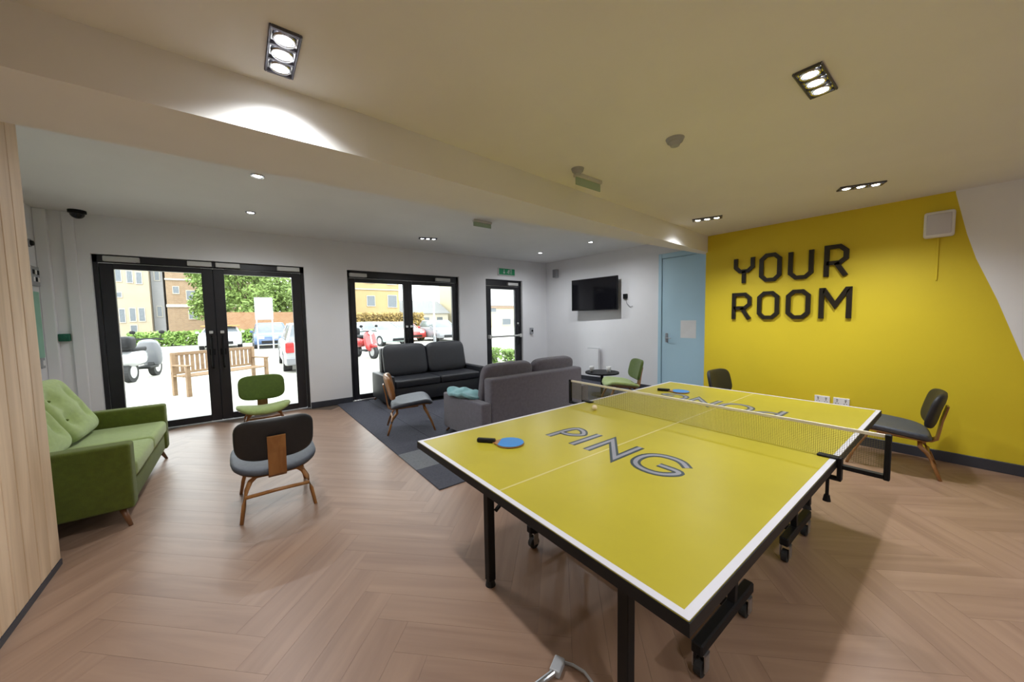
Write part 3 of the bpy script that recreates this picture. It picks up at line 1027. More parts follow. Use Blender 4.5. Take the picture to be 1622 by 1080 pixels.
# low table with cups behind the sofa end, by the screen wall
lt_ = thing('coffee_table', 'small low dark round table with white cups by the screen wall', 'table', (5.2, 4.08, 0.01))
MB().cyl((0, 0, 0.40), (0, 0, 0.425), 0.30, n=36).build('table_top', M_BLACK, lt_)
MB().cyl((0, 0, 0.02), (0, 0, 0.40), 0.025, n=14).build('pedestal', M_BLACK, lt_)
MB().cyl((0, 0, 0.0), (0, 0, 0.02), 0.20, 0.17, 30).build('base_plate', M_BLACK, lt_)
for dx, dy, lb in ((-0.10, 0.16, 'white cup on the low round table, nearer the sofa'), (0.06, -0.10, 'white cup on the low round table, nearer the green chair')):
    cup = thing('cup', lb, 'cup', (5.2 + dx, 4.08 + dy, 0.435), 0, 'cups on the low table')
    N = 18
    b = bmesh.new()
    rings = []
    for r_, z in ((0.030, 0.0), (0.040, 0.05), (0.044, 0.10), (0.040, 0.10), (0.036, 0.05), (0.027, 0.008)):
        rings.append([b.verts.new((r_ * math.cos(2 * math.pi * i / N), r_ * math.sin(2 * math.pi * i / N), z)) for i in range(N)])
    for A, B in zip(rings, rings[1:]):
        for i in range(N):
            b.faces.new((A[i], A[(i + 1) % N], B[(i + 1) % N], B[i]))
    b.faces.new(rings[0][::-1])
    b.faces.new(rings[-1])
    q = MB()
    q._merge(b)
    q.build('body', M_PLASTIC, cup, True)
    MB().tube([(0.040, 0, 0.08), (0.065, 0, 0.075), (0.068, 0, 0.045), (0.040, 0, 0.03)], 0.006, n=6).build('handle', M_PLASTIC, cup, True)

# ------------------------------------------------------------------ wall and ceiling fittings
# screen on a swivel bracket
tv = thing('wall_screen', 'black flat screen on a bracket on the white wall', 'television', (TVX - 0.16, 4.99, 1.92), R(2))
MB().box(-0.02, 0.02, -0.60, 0.60, -0.345, 0.345, 0.008, 2).build('casing', M_BLACK, tv)
MB().box(-0.0225, -0.019, -0.585, 0.585, -0.325, 0.33, 0.001, 1).build('screen_panel', M_SCREEN, tv)
MB().box(0.018, 0.145, -0.07, 0.07, -0.10, 0.10, 0.006, 1).build('bracket', M_BLACK, tv)
bx = thing('wall_socket', 'black wall plate with cable to the right of the screen', 'socket', (TVX, 4.30, 1.84))
MB().box(-0.035, 0.0, -0.045, 0.045, -0.05, 0.05, 0.006, 2).build('plate', M_BLACK, bx)
MB().tube([(-0.02, 0.0, -0.04), (-0.03, -0.04, -0.14), (-0.02, -0.12, -0.22), (-0.01, -0.16, -0.20)], 0.006, n=6).build('cable', M_GREYP, bx, True)
sp_ = thing('wall_speaker', 'small grey loudspeaker high on the white wall left of the screen', 'speaker', (TVX, 6.24, 2.50))
MB().box(-0.11, -0.01, -0.06, 0.06, -0.10, 0.10, 0.012, 2).build('cabinet', M_GREYP, sp_)
MB().box(-0.115, -0.108, -0.05, 0.05, -0.09, 0.09, 0.004, 1).build('grille', mat('speaker_grille_cloth', (0.22, 0.22, 0.24), 0.9), sp_)
MB().box(-0.02, 0.0, -0.03, 0.03, -0.04, 0.04, 0.003, 1).build('bracket', M_GREYP, sp_)
nb = MB().box(-0.002, 0.0, -0.135, 0.135, -0.155, 0.155).build('paper_notice', M_PLASTIC, loc=(TVX - 0.0355, 3.015, 1.195))
tag(nb, 'blank looking white paper notice taped to the pale blue door', 'notice')
pd = thing('panel_heater', 'slim white heater panel low on the screen wall', 'radiator', (TVX, 5.08, 0.12))
MB().box(-0.09, -0.02, -0.16, 0.16, 0.0, 0.62, 0.012, 2).build('panel', M_WALL, pd)
MB().box(-0.085, -0.025, -0.15, 0.15, 0.62, 0.628).build('top_grille', M_GREYP, pd)
MB().box(-0.02, 0.0, -0.12, 0.12, 0.05, 0.55).build('wall_bracket', M_GREYP, pd)

# white box on the yellow wall
wb = thing('wall_box', 'white rounded sensor box high on the yellow wall', 'alarm', (YX, 0.225, 2.255))
MB().box(-0.075, 0.0, -0.095, 0.095, -0.12, 0.12, 0.02, 3).build('housing', M_PLASTIC, wb, True)
MB().box(-0.083, -0.073, -0.075, 0.075, -0.095, 0.095, 0.006, 2).build('front_cover', M_WHITE, wb, True)
MB().box(-0.012, 0.0, -0.006, 0.006, -0.52, -0.12, 0.002, 1).build('cable_trunking', M_YEL, wb)
for k, yv in ((0, 1.02), (1, 0.855)):
    so = thing('wall_socket', ['white double socket low on the yellow wall, nearer the lettering', 'white double socket low on the yellow wall, nearer the dark chair'][k], 'socket', (YX, yv, 0.445), 0, 'sockets on the yellow wall')
    MB().box(-0.012, 0.0, -0.068, 0.068, -0.043, 0.043, 0.004, 2).build('plate', M_PLASTIC, so)
    for s in (-1, 1):
        MB().box(-0.016, -0.011, s * 0.035 - 0.008, s * 0.035 + 0.008, 0.012, 0.030, 0.002, 1).build('switch', M_GREYP, so)
        pins = MB()
        pins.box(-0.0135, -0.0115, s * 0.035 - 0.003, s * 0.035 + 0.003, -0.006, 0.004)
        pins.box(-0.0135, -0.0115, s * 0.035 - 0.014, s * 0.035 - 0.007, -0.024, -0.018)
        pins.box(-0.0135, -0.0115, s * 0.035 + 0.007, s * 0.035 + 0.014, -0.024, -0.018)
        pins.build('pin_holes', M_BLACK, so)


# illuminated exit signs
def man_and_arrow(b, x, z, s, depth, mtx):
    """running figure, doorway and arrow in white on the green panel"""
    b.prism([(x + 0.55 * s, z + 0.42 * s), (x + 0.75 * s, z + 0.42 * s), (x + 0.75 * s, z + 0.62 * s), (x + 0.55 * s, z + 0.62 * s)], depth, mtx)      # head
    b.ribbon([(x + 0.60 * s, z + 0.38 * s), (x + 0.42 * s, z + 0.05 * s), (x + 0.58 * s, z - 0.20 * s), (x + 0.40 * s, z - 0.55 * s)], 0.15 * s, depth, False, mtx)
    b.ribbon([(x + 0.42 * s, z + 0.05 * s), (x + 0.20 * s, z - 0.22 * s), (x - 0.05 * s, z - 0.18 * s)], 0.13 * s, depth, False, mtx)
    b.ribbon([(x + 0.20 * s, z + 0.12 * s), (x + 0.35 * s, z + 0.34 * s), (x + 0.60 * s, z + 0.32 * s), (x + 0.85 * s, z + 0.10 * s)], 0.11 * s, depth, False, mtx)
    b.ribbon([(x + 1.05 * s, z - 0.6 * s), (x + 1.05 * s, z + 0.62 * s), (x + 1.55 * s, z + 0.62 * s), (x + 1.55 * s, z - 0.6 * s)], 0.10 * s, depth, False, mtx)
    b.ribbon([(x - 1.0 * s, z + 0.55 * s), (x - 1.0 * s, z - 0.35 * s)], 0.18 * s, depth, False, mtx)
    b.prism([(x - 1.0 * s, z - 0.62 * s), (x - 1.35 * s, z - 0.12 * s), (x - 0.65 * s, z - 0.12 * s)], depth, mtx)


ex = thing('exit_sign', 'green running-man exit sign on the wall above the single door', 'exit sign', (4.97, DW, 2.505))
MB().box(-0.24, 0.24, -0.03, 0.0, -0.085, 0.085, 0.006, 2).build('housing', M_PLASTIC, ex)
MB().box(-0.225, 0.225, -0.034, -0.029, -0.07, 0.07, 0.001, 1).build('green_panel', M_SIGN_G, ex)
b = MB()
man_and_arrow(b, 0.0, 0.0, 0.085, 0.002, Matrix.Translation((0, -0.034, 0)) @ Matrix.Rotation(R(90), 4, 'X'))
b.build('pictogram', M_PLASTIC, ex)


def hanging_sign(x, y, z, label):
    h = thing('hanging_exit_sign', label, 'exit sign', (x, y, z), 0, 'slim exit signs under the ceilings')
    MB().box(-0.15, 0.15, -0.022, 0.022, -0.028, 0.0, 0.005, 2).build('housing', M_SILVER, h)
    MB().box(-0.145, 0.145, -0.004, 0.004, -0.085, -0.027, 0.001, 1).build('sign_plate', M_CLEARGREEN, h)
    return h


hanging_sign(2.25, 1.90, H1, 'slim pale green exit sign hanging beside the ceiling beam')
hanging_sign(2.76, 4.22, H2, 'slim exit sign hanging in the bay just beyond the beam')
sd = thing('smoke_detector', 'small round smoke detector on the ceiling above the table', 'detector', (2.22, 1.18, H1))
MB().cyl((0, 0, -0.022), (0, 0, 0.0), 0.045, 0.055, 24).build('base', M_GREYP, sd)
MB().cyl((0, 0, -0.045), (0, 0, -0.021), 0.025, 0.038, 20).build('sensor_cap', M_GREYP, sd)
sd = thing('smoke_detector', 'small grey detector on the ceiling beside the hanging exit sign', 'detector', (2.06, 1.84, H1))
MB().cyl((0, 0, -0.022), (0, 0, 0.0), 0.040, 0.048, 24).build('base', M_GREYP, sd)
MB().cyl((0, 0, -0.040), (0, 0, -0.021), 0.022, 0.034, 20).build('sensor_cap', M_GREYP, sd)
cc = thing('security_camera', 'black dome camera at the ceiling left of the first double door', 'camera', (-1.44, 6.50, H2))
MB().cyl((0, 0, -0.03), (0, 0, 0), 0.075, n=24).build('mount', M_BLACK, cc)
MB().sellipsoid(0.062, 0.062, 0.06, 1, 1, 20, 12, None, Matrix.Translation((0, 0, -0.035))).build('dome', M_SCREEN, cc, True)
gb = thing('door_release_box', 'dark green door release box on the wall beside the green sofa', 'switch', (-1.655, DW, 1.30))
MB().box(-0.045, 0.045, -0.055, 0.0, -0.045, 0.045, 0.008, 2).build('housing', M_DKGREEN, gb)
MB().cyl((0, -0.075, 0), (0, -0.054, 0), 0.026, n=18).build('button', M_DKGREEN, gb)
gb = thing('door_release_box', 'dark push switch on the wall right of the fire door', 'switch', (5.70, DW, 1.12))
MB().box(-0.045, 0.045, -0.05, 0.0, -0.075, 0.075, 0.008, 2).build('housing', M_GREYP, gb)
MB().cyl((0, -0.062, 0), (0, -0.049, 0), 0.026, n=18).build('button', M_BLACK, gb)
# things on the white left wall near the corner
o = MB().box(0.0, 0.012, -0.14, 0.14, -0.42, 0.33, 0.003, 1).build('wall_poster', mat('mint_green_poster', (0.30, 0.55, 0.42), 0.6), loc=(LX, 6.38, 1.50))
tag(o, 'tall mint green poster on the left wall above the sofa', 'poster')
kb = thing('key_panel', 'small dark control panel on the left wall above the mint poster', 'panel', (LX, 6.42, 2.00))
MB().box(0.0, 0.03, -0.10, 0.10, -0.11, 0.11, 0.004, 1).build('housing', M_GREYP, kb)
for i in range(3):
    for j in range(2):
        MB().box(0.03, 0.036, -0.07 + i * 0.055, -0.03 + i * 0.055, -0.06 + j * 0.08, -0.01 + j * 0.08, 0.002, 1).build('key', M_BLACK if (i + j) % 2 else M_PLASTIC, kb)
o = thing('wall_bell', 'small grey sounder high on the left wall', 'alarm', (LX, 6.38, 2.36))
MB().cyl((0.0, 0, 0), (0.03, 0, 0), 0.045, n=18).build('base', M_GREYP, o)
MB().cyl((0.03, 0, 0), (0.05, 0, 0), 0.032, 0.025, n=18).build('cap', M_BLACK, o)
o = thing('light_switch', 'grey switch plate low on the left wall by the corner', 'switch', (LX, 6.46, 1.02))
MB().box(0.0, 0.012, -0.045, 0.045, -0.06, 0.06, 0.003, 1).build('plate', M_GREYP, o)
MB().box(0.012, 0.018, -0.02, 0.02, -0.03, 0.03, 0.002, 1).build('rocker', M_PLASTIC, o)

# grey metal foot lying under the table end
ft = thing('metal_stand_foot', 'small grey metal stand foot on the floor under the near table end', 'stand foot', (0.96, 0.98, 0))
MB().box(-0.035, 0.035, -0.022, 0.022, 0.0, 0.032, 0.006, 2, Matrix.Rotation(R(25), 4, 'Z')).build('clamp_block', M_GREYP, ft)
MB().cyl((-0.03, -0.01, 0.018), (-0.14, 0.0, 0.014), 0.012, n=12).build('tube', M_STEEL, ft)
MB().tube([(0.035, 0.0, 0.012), (0.06, -0.03, 0.008), (0.075, -0.08, 0.008), (0.065, -0.14, 0.008)], 0.006, n=8).build('bent_rod', M_GREYP, ft, True)

# ------------------------------------------------------------------ outdoors
GZ = -0.06
o = MB().box(-70, 90, -60, 130, GZ - 0.3, GZ).build('ground_paving', M_PAVE)
tag(o, 'pale paved forecourt outside the doors', kind='structure')

# wooden bench, its back to the doors
bn = thing('garden_bench', 'wooden slatted bench standing on the forecourt outside the doors', 'bench', (-0.448, 10.567, GZ), math.atan2(0.93, 1.41) + math.pi)
BL = 1.70
MB().box(-BL / 2, BL / 2, -0.03, 0.02, 0.83, 0.90, 0.008, 1).build('top_rail', M_BENCH, bn)
MB().box(-BL / 2, BL / 2, -0.02, 0.015, 0.44, 0.49, 0.006, 1).build('lower_rail', M_BENCH, bn)
n = 17
sl = MB().box(-0.03, 0.03, -0.012, 0.008, 0.48, 0.84).mesh('back_slat', M_BENCH)
for i in range(n):
    part('back_slat', sl, bn, (-BL / 2 + 0.10 + i * (BL - 0.2) / (n - 1), 0, 0))
ss = MB().box(-BL / 2, BL / 2, -0.045, 0.045, 0.40, 0.425, 0.004, 1).mesh('seat_slat', M_BENCH)
for i in range(4):
    part('seat_slat', ss, bn, (0, 0.09 + i * 0.115, 0))
for sx in (-1, 1):
    for y, z1 in ((0.0, 0.88), (0.46, 0.62)):
        MB().box(sx * (BL / 2 - 0.035) - 0.035, sx * (BL / 2 - 0.035) + 0.035, y - 0.032, y + 0.032, 0, z1, 0.006, 1).build('leg', M_BENCH, bn)
    MB().box(sx * (BL / 2 - 0.035) - 0.04, sx * (BL / 2 - 0.035) + 0.04, -0.02, 0.52, 0.62, 0.65, 0.006, 1).build('armrest', M_BENCH, bn)


def wheel(parent, x, y, r, w, axis='x'):
    d = Vector((w / 2, 0, 0)) if axis == 'x' else Vector((0, w / 2, 0))
    c = Vector((x, y, r))
    wo = MB().cyl(c - d, c + d, r, n=24).build('wheel', M_TYRE, parent)
    MB().cyl(c - d * 1.06, c + d * 1.06, r * 0.62, n=18).build('rim', M_CSILVER, wo)
    return wo


def car(label, loc, rz, m_paint, L=4.1, W=1.74, H=1.46, roof_rack=False):
    """front towards +Y local"""
    c = thing('car', label, 'car', (loc[0], loc[1], GZ), rz, 'parked cars')
    hl, hw = L / 2, W / 2
    prof = [(-hl, 0.30), (-hl + 0.03, 0.62), (-hl + 0.10, 0.88), (-hl + 0.30, 0.93), (hl - 1.15, 0.93), (hl - 0.35, 0.82), (hl - 0.05, 0.66), (hl, 0.42), (hl - 0.04, 0.25), (-hl + 0.05, 0.22)]
    mt = Matrix(((0, 0, 1, -hw), (1, 0, 0, 0), (0, 1, 0, 0), (0, 0, 0, 1)))
    b = bmesh.new()
    lo = [b.verts.new((x, y, 0)) for x, y in prof]
    hi = [b.verts.new((x, y, W)) for x, y in prof]
    b.faces.new(lo[::-1])
    b.faces.new(hi)
    for i in range(len(prof)):
        b.faces.new((lo[i], lo[(i + 1) % len(prof)], hi[(i + 1) % len(prof)], hi[i]))
    bmesh.ops.recalc_face_normals(b, faces=b.faces)
    bmesh.ops.bevel(b, geom=list(b.edges), offset=0.05, segments=2, profile=0.5, affect='EDGES')
    bmesh.ops.transform(b, matrix=mt, verts=b.verts)
    q = MB()
    q._merge(b)
    q.build('body', m_paint, c, True)

    def cabin(z0, z1, y0, y1, yt0, yt1, w0, w1, mat_, name):
        bb = bmesh.new()
        vs = [bb.verts.new(p) for p in ((-w0, y0, z0), (w0, y0, z0), (w0, y1, z0), (-w0, y1, z0), (-w1, yt0, z1), (w1, yt0, z1), (w1, yt1, z1), (-w1, yt1, z1))]
        for f_ in ((0, 3, 2, 1), (4, 5, 6, 7), (0, 1, 5, 4), (1, 2, 6, 5), (2, 3, 7, 6), (3, 0, 4, 7)):
            bb.faces.new([vs[i] for i in f_])
        bmesh.ops.bevel(bb, geom=list(bb.edges), offset=0.04, segments=2, profile=0.5, affect='EDGES')
        q2 = MB()
        q2._merge(bb)
        return q2.build(name, mat_, c, True)
    cabin(0.88, H - 0.03, -hl + 0.15, hl - 1.05, -hl + 0.55, hl - 1.85, hw - 0.06, hw - 0.25, M_WINDOW, 'windows')
    cabin(H - 0.07, H, -hl + 0.50, hl - 1.78, -hl + 0.60, hl - 1.90, hw - 0.21, hw - 0.27, m_paint, 'roof')
    for sx in (-1, 1):
        MB().bar((sx * (hw - 0.10), hl - 1.10, 0.90), (sx * (hw - 0.25), hl - 1.84, H - 0.04), 0.06, 0.05).build('pillar', m_paint, c)
        MB().bar((sx * (hw - 0.10), -hl + 0.20, 0.90), (sx * (hw - 0.25), -hl + 0.56, H - 0.04), 0.06, 0.05).build('pillar', m_paint, c)
        MB().box(sx * (hw - 0.30) - 0.16, sx * (hw - 0.30) + 0.16, hl - 0.14, hl - 0.02, 0.56, 0.70, 0.03, 2).build('headlight', M_LIGHTW, c)
        MB().box(sx * (hw - 0.14) - 0.11, sx * (hw - 0.14) + 0.11, -hl - 0.012, -hl + 0.12, 0.60, 0.90, 0.03, 2).build('tail_light', M_LIGHTR, c)
        MB().box(sx * (hw + 0.08) - 0.08, sx * (hw + 0.08) + 0.08, hl - 1.30, hl - 1.18, 0.90, 1.02, 0.03, 2).build('door_mirror', m_paint, c)
        for y in (-hl + 0.75, hl - 0.80):
            wheel(c, sx * (hw - 0.10), y, 0.31, 0.22)
    MB().box(-0.55, 0.55, hl - 0.05, hl + 0.012, 0.30, 0.46, 0.02, 1).build('grille', M_BLACK, c)
    MB().box(-hw + 0.05, hw - 0.05, -hl - 0.03, -hl + 0.1, 0.24, 0.46, 0.03, 2).build('rear_bumper', M_CGREY, c)
    MB().box(-0.26, 0.26, -hl - 0.036, -hl - 0.025, 0.50, 0.61).build('number_plate', mat('pale_plate', (0.75, 0.70, 0.35), 0.5), c)
    if roof_rack:
        MB().box(-hw + 0.05, hw - 0.05, -0.9, 0.5, H + 0.03, H + 0.09, 0.01, 1).build('roof_load', mat('brown_roof_boards', (0.30, 0.18, 0.05), 0.7), c)
        for y in (-0.7, 0.2):
            MB().box(-0.5, 0.5, y - 0.02, y + 0.02, H - 0.005, H + 0.035).build('roof_bar', M_BLACK, c)
    return c


car('dark blue car parked beyond the wooden bench, facing the doors', (1.5, 26.0), R(180), M_CBLUE)
car('white car with brown boards on its roof, seen behind the door mullion', (-0.85, 27.5), R(180), M_CWHITE, H=1.25, roof_rack=True, W=1.9)
car('silver car with red tail lights parked just right of the bench', (1.93, 14.0), R(-2), M_CSILVER)
car('pale teal car seen through the second double door', (6.8, 22.0), R(196), M_CTEAL, H=1.40)
car('bright red car beyond the lamp post', (9.25, 25.0), R(184), M_RED, H=1.36)
car('dark grey car to the right of the lamp post', (11.2, 23.0), R(178), M_CGREY, H=1.42)


def scooter(label, loc, rz, m_body, m_seat, m_shield):
    """front towards +X local"""
    s = thing('motor_scooter', label, 'motorbike', (loc[0], loc[1], GZ), rz, 'two-wheelers outside')
    for x in (-0.65, 0.68):
        wheel(s, x, 0, 0.27, 0.13, 'y')
    MB().sellipsoid(0.48, 0.20, 0.22, 0.7, 0.7, 28, 12, None, Matrix.Translation((-0.48, 0, 0.62))).build('rear_body', m_body, s, True)
    MB().sellipsoid(0.42, 0.16, 0.08, 0.6, 0.6, 28, 10, None, Matrix.Translation((-0.40, 0, 0.84))).build('seat', m_seat, s, True)
    MB().box(-0.1, 0.42, -0.19, 0.19, 0.27, 0.34, 0.03, 2).build('footboard', M_BLACK, s, True)
    MB().sellipsoid(0.09, 0.25, 0.40, 0.6, 0.6, 24, 14, None, Matrix.Translation((0.46, 0, 0.68)) @ Matrix.Rotation(R(-16), 4, 'Y')).build('leg_shield', m_shield, s, True)
    MB().sellipsoid(0.22, 0.10, 0.10, 0.8, 0.8, 20, 10, None, Matrix.Translation((0.68, 0, 0.50))).build('mudguard', m_body, s, True)
    MB().cyl((0.66, 0, 0.30), (0.42, 0, 1.06), 0.03, n=12).build('steering_column', M_STEEL, s)
    MB().tube([(0.30, -0.36, 1.06), (0.42, -0.15, 1.08), (0.42, 0.15, 1.08), (0.30, 0.36, 1.06)], 0.02, n=8).build('handlebar', M_BLACK, s, True)
    MB().sellipsoid(0.08, 0.09, 0.08, 1, 1, 16, 10, None, Matrix.Translation((0.50, 0, 1.00))).build('headlamp', M_LIGHTW, s, True)
    for sy in (-1, 1):
        MB().cyl((0.40, sy * 0.25, 1.08), (0.38, sy * 0.30, 1.24), 0.008, n=6).build('mirror_stalk', M_BLACK, s)
        MB().sellipsoid(0.02, 0.07, 0.05, 1, 1, 14, 8, None, Matrix.Translation((0.38, sy * 0.31, 1.27))).build('mirror', M_BLACK, s, True)
    MB().sellipsoid(0.20, 0.20, 0.17, 0.5, 0.5, 24, 12, None, Matrix.Translation((-0.86, 0, 1.03))).build('top_box', m_seat, s, True)
    return s


scooter('silver motor scooter at the left outside the first double door', (-2.15, 13.9), math.atan2(2.3, 0.5), M_CSILVER, M_BLACK, M_CGREY)
scooter('red motor scooter standing outside the second double door', (3.98, 14.9), R(-78), M_RED, M_BLACK, M_RED)

# sign board on posts
sn = thing('sign_board', 'white sign board on two posts in front of the trees', 'sign', (1.1, 23.0, GZ))
MB().box(-0.40, 0.40, -0.02, 0.02, 1.62, 2.80, 0.01, 1).build('board', mat('pale_blue_white_sign', (0.27, 0.28, 0.32), 0.6, var=0.06, scale=3), sn)
for sx in (-1, 1):
    MB().cyl((sx * 0.34, 0.04, 0), (sx * 0.34, 0.04, 2.80), 0.035, n=10).build('post', M_GREYP, sn)
# lamp post
lp = thing('lamp_post', 'slim pale lamp post on the forecourt seen through the second door', 'lamp post', (9.2, 19.5, GZ))
MB().cyl((0, 0, 0), (0, 0, 2.75), 0.06, 0.045, 12).build('pole', M_CSILVER, lp)
MB().cyl((0, 0, 0), (0, 0, 0.5), 0.085, n=12).build('base', M_CGREY, lp)
MB().sellipsoid(0.16, 0.16, 0.10, 0.8, 1, 18, 8, None, Matrix.Translation((0, 0, 2.85))).build('lamp_head', M_PLASTIC, lp, True)


# buildings
def building(label, x0, x1, y0, dep, h, m_wall, wins, bands=(), roof=None, name='apartment_building', group='far buildings'):
    bb = thing(name, label, 'building', ((x0 + x1) / 2, y0, GZ), 0, group)
    w2 = (x1 - x0) / 2
    MB().box(-w2, w2, 0, dep, 0, h).build('wall', m_wall, bb)
    cx = (x0 + x1) / 2
    for (wx, wz, ww, wh) in wins:
        f_ = MB()
        a, b2 = wx - cx - ww / 2, wx - cx + ww / 2
        z0, z1 = wz - wh / 2, wz + wh / 2
        f_.box(a - 0.06, b2 + 0.06, -0.05, 0.02, z1, z1 + 0.08)
        f_.box(a - 0.06, b2 + 0.06, -0.09, 0.02, z0 - 0.08, z0)
        f_.box(a - 0.06, a, -0.05, 0.02, z0, z1)
        f_.box(b2, b2 + 0.06, -0.05, 0.02, z0, z1)
        fo = f_.build('window', M_STONE, bb)
        MB().box(a, b2, -0.02, 0.01, z0, z1).build('pane', M_WINDOW, fo)
    for (zb, hb, mm) in bands:
        MB().box(-w2 - 0.05, w2 + 0.05, -0.12, 0.0, zb, zb + hb).build('string_course', mm, bb)
    if roof:
        bmr = bmesh.new()
        vs = [bmr.verts.new(p) for p in ((-w2 - 0.3, -0.3, h), (w2 + 0.3, -0.3, h), (w2 + 0.3, dep + 0.3, h), (-w2 - 0.3, dep + 0.3, h), (-w2 - 0.3, dep / 2, h + roof), (w2 + 0.3, dep / 2, h + roof))]
        for f_ in ((0, 3, 2, 1), (0, 1, 5, 4), (2, 3, 4, 5), (1, 2, 5), (3, 0, 4)):
            bmr.faces.new([vs[i] for i in f_])
        q = MB()
        q._merge(bmr)
        q.build('roof', M_ROOF, bb)
    return bb


building('tall cream rendered block with narrow windows at the far left', -18.0, -8.2, 60, 14, 11.5, M_RENDER,
         [(-10.65, 7.1, 0.42, 1.3), (-9.75, 7.0, 0.42, 1.3), (-9.0, 6.9, 0.42, 1.3), (-10.8, 4.9, 0.55, 0.5), (-10.6, 2.5, 0.42, 1.5), (-9.75, 2.6, 0.45, 1.5), (-9.0, 2.6, 0.45, 1.5), (-9.75, 0.9, 0.5, 0.9), (-12.5, 7.1, 0.5, 1.3), (-12.5, 2.5, 0.5, 1.5)])
building('narrow grey stairwell block beside the cream block', -8.15, -7.12, 61, 10, 11.0, mat('grey_cladding', (0.24, 0.24, 0.245), 0.7),
         [(-7.6, 7.5, 0.4, 1.4), (-7.6, 3.0, 0.4, 1.2)])
building('tan brick block with pale ledges behind the hedge', -6.8, 3.5, 60, 14, 8.6, M_BRICK,
         [(-5.9, 5.6, 0.5, 0.8), (-4.5, 5.0, 0.9, 1.1), (-2.9, 5.0, 0.9, 1.1), (-4.4, 2.6, 0.9, 1.1), (-2.8, 2.6, 0.9, 1.1)],
         [(3.5, 0.35, M_STONE), (6.8, 0.2, M_STONE)], roof=3.0)
building('tan rendered building with square windows seen through the second door', 8.5, 18.3, 50, 12, 9.5, M_TAN,
         [(11.7, 4.2, 1.2, 1.6), (14.4, 4.1, 1.0, 1.3), (17.3, 4.1, 1.2, 1.6), (11.7, 7.2, 1.2, 1.5), (14.4, 7.2, 1.0, 1.3), (17.3, 7.2, 1.2, 1.5)], [(5.6, 0.15, M_STONE)])
building('low grey roofed house far behind the lamp post', 19.5, 27.0, 52, 9, 2.4, M_STONE,
         [(21, 1.3, 1.0, 1.0), (23.2, 1.3, 1.0, 1.0), (25.5, 1.3, 1.0, 1.0)], roof=2.2, name='house')
building('cream and grey building seen through the single door', 28.0, 44.0, 45, 12, 9.0, mat('pale_yellow_render', (0.45, 0.40, 0.27), 0.9, var=0.04),
         [(33.4, 4.7, 1.6, 1.0), (36.2, 4.7, 1.6, 1.0), (31.0, 3.2, 1.2, 1.5), (33.6, -0.0 + 0.9, 1.6, 0.9), (35.8, 0.9, 1.6, 0.9)], [(3.0, 0.35, mat('brown_band', (0.22, 0.155, 0.11), 0.8)), (3.4, 2.6, mat('pale_grey_cladding', (0.36, 0.35, 0.36), 0.8))])
gw = MB().box(-1.4, 9.0, 40.0, 40.4, GZ, 2.35).build('boundary_wall', M_OBRICK)
tag(gw, 'long orange brick boundary wall below the trees', 'wall')


def leaf_cloud(b, centre, rad, n, size, rng):
    vs, fs = [], []
    for i in range(n):
        d = Vector((rng.gauss(0, 1), rng.gauss(0, 1), rng.gauss(0, 1))).normalized() * (rng.random() ** 0.33)
        p = Vector(centre) + Vector((d.x * rad[0], d.y * rad[1], d.z * rad[2]))
        a = Vector((rng.gauss(0, 1), rng.gauss(0, 1), rng.gauss(0, 1))).normalized()
        c_ = a.orthogonal().normalized()
        s = size * (0.6 + 0.8 * rng.random())
        k = len(vs)
        vs += [p + a * s, p + c_ * s * 0.5, p - a * s, p - c_ * s * 0.5]
        fs.append((k, k + 1, k + 2, k + 3))
    me_ = bpy.data.meshes.new('leaves')
    me_.from_pydata(vs, [], fs)
    b.bm.from_mesh(me_)
    bpy.data.meshes.remove(me_)


def tree(label, x, y, h, rad, seed):
    rng = random.Random(seed)
    t = thing('broadleaf_tree', label, 'tree', (x, y, GZ), 0, 'trees behind the brick wall')
    tb = MB().cyl((0, 0, 0), (0, 0, h * 0.6), 0.16, 0.09, 10)
    for k in range(5):
        a = k * 1.26 + rng.random()
        tb.cyl((0, 0, h * 0.35), (math.cos(a) * rad * 0.6, math.sin(a) * rad * 0.6, h * (0.6 + 0.2 * rng.random())), 0.07, 0.03, 8)
    tb.build('trunk', M_BARK, t)
    b = MB()
    for k in range(9):
        cx, cy, cz = rng.uniform(-0.6, 0.6) * rad, rng.uniform(-0.6, 0.6) * rad, h * rng.uniform(0.32, 0.85)
        leaf_cloud(b, (cx, cy, cz), (rad * 0.62, rad * 0.62, h * 0.2), 700, 0.18, rng)
    c_ = b.build('crown', M_LEAF, t)
    return t


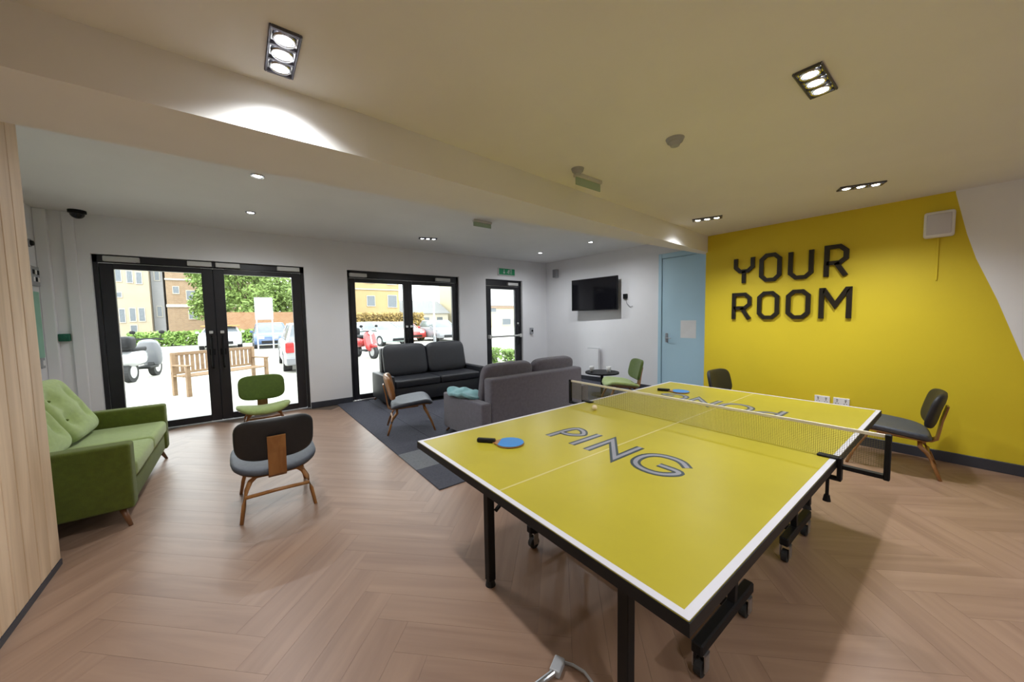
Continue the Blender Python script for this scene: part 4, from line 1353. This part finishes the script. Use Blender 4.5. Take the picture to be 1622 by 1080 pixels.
tree('full green tree directly behind the white sign board', 0.4, 44.0, 9.0, 2.6, 1)
tree('light green tree to the right of the sign board', 4.2, 51.2, 9.6, 2.5, 2)
tree('green tree at the right edge of the first double door', 7.3, 44.2, 9.2, 2.7, 3)
tree('green tree peeping past the brick block roof', -2.2, 52.0, 8.6, 2.0, 4)


def hedge(label, x0, x1, y, dep, h, m_, seed, name='clipped_hedge', n=1400, size=0.10):
    rng = random.Random(seed)
    t = thing(name, label, 'hedge', ((x0 + x1) / 2, y, GZ))
    w2 = (x1 - x0) / 2
    b = MB()
    vs, fs = [], []
    for i in range(n):
        p = Vector((rng.uniform(-w2, w2), rng.uniform(-dep / 2, dep / 2), h * rng.random() ** 0.7))
        a = Vector((rng.gauss(0, 1), rng.gauss(0, 1), rng.gauss(0, 1))).normalized()
        c_ = a.orthogonal().normalized()
        k = len(vs)
        s = size * (0.6 + 0.8 * rng.random())
        vs += [p + a * s, p + c_ * s * 0.5, p - a * s, p - c_ * s * 0.5]
        fs.append((k, k + 1, k + 2, k + 3))
    me_ = bpy.data.meshes.new('leaves')
    me_.from_pydata(vs, [], fs)
    b.bm.from_mesh(me_)
    bpy.data.meshes.remove(me_)
    b.build('foliage', m_, t)
    cb = MB()
    for k in range(int(w2 * 2 / 0.6)):
        cb.cyl((-w2 + 0.3 + k * 0.6, 0, 0), (-w2 + 0.3 + k * 0.6 + rng.uniform(-0.1, 0.1), 0, h * 0.7), 0.025, 0.012, 6)
    cb.build('stems', M_BARK, t)
    return t


hedge('low bright green hedge in front of the buildings', -5.6, 3.5, 32.5, 0.9, 0.95, M_HEDGE, 11, n=4200, size=0.13)
hedge('ochre hedge below the tan building', 7.5, 13.5, 31, 1.0, 2.1, M_DRYHEDGE, 12, n=4200, size=0.14)
hedge('bright green shrub just outside the single door, left one', 6.35, 6.85, 9.7, 0.5, 0.52, M_HEDGE, 13, 'shrub', 700, 0.06)
hedge('bright green shrub just outside the single door, right one', 7.2, 7.65, 9.8, 0.5, 0.40, M_HEDGE, 14, 'shrub', 600, 0.06)
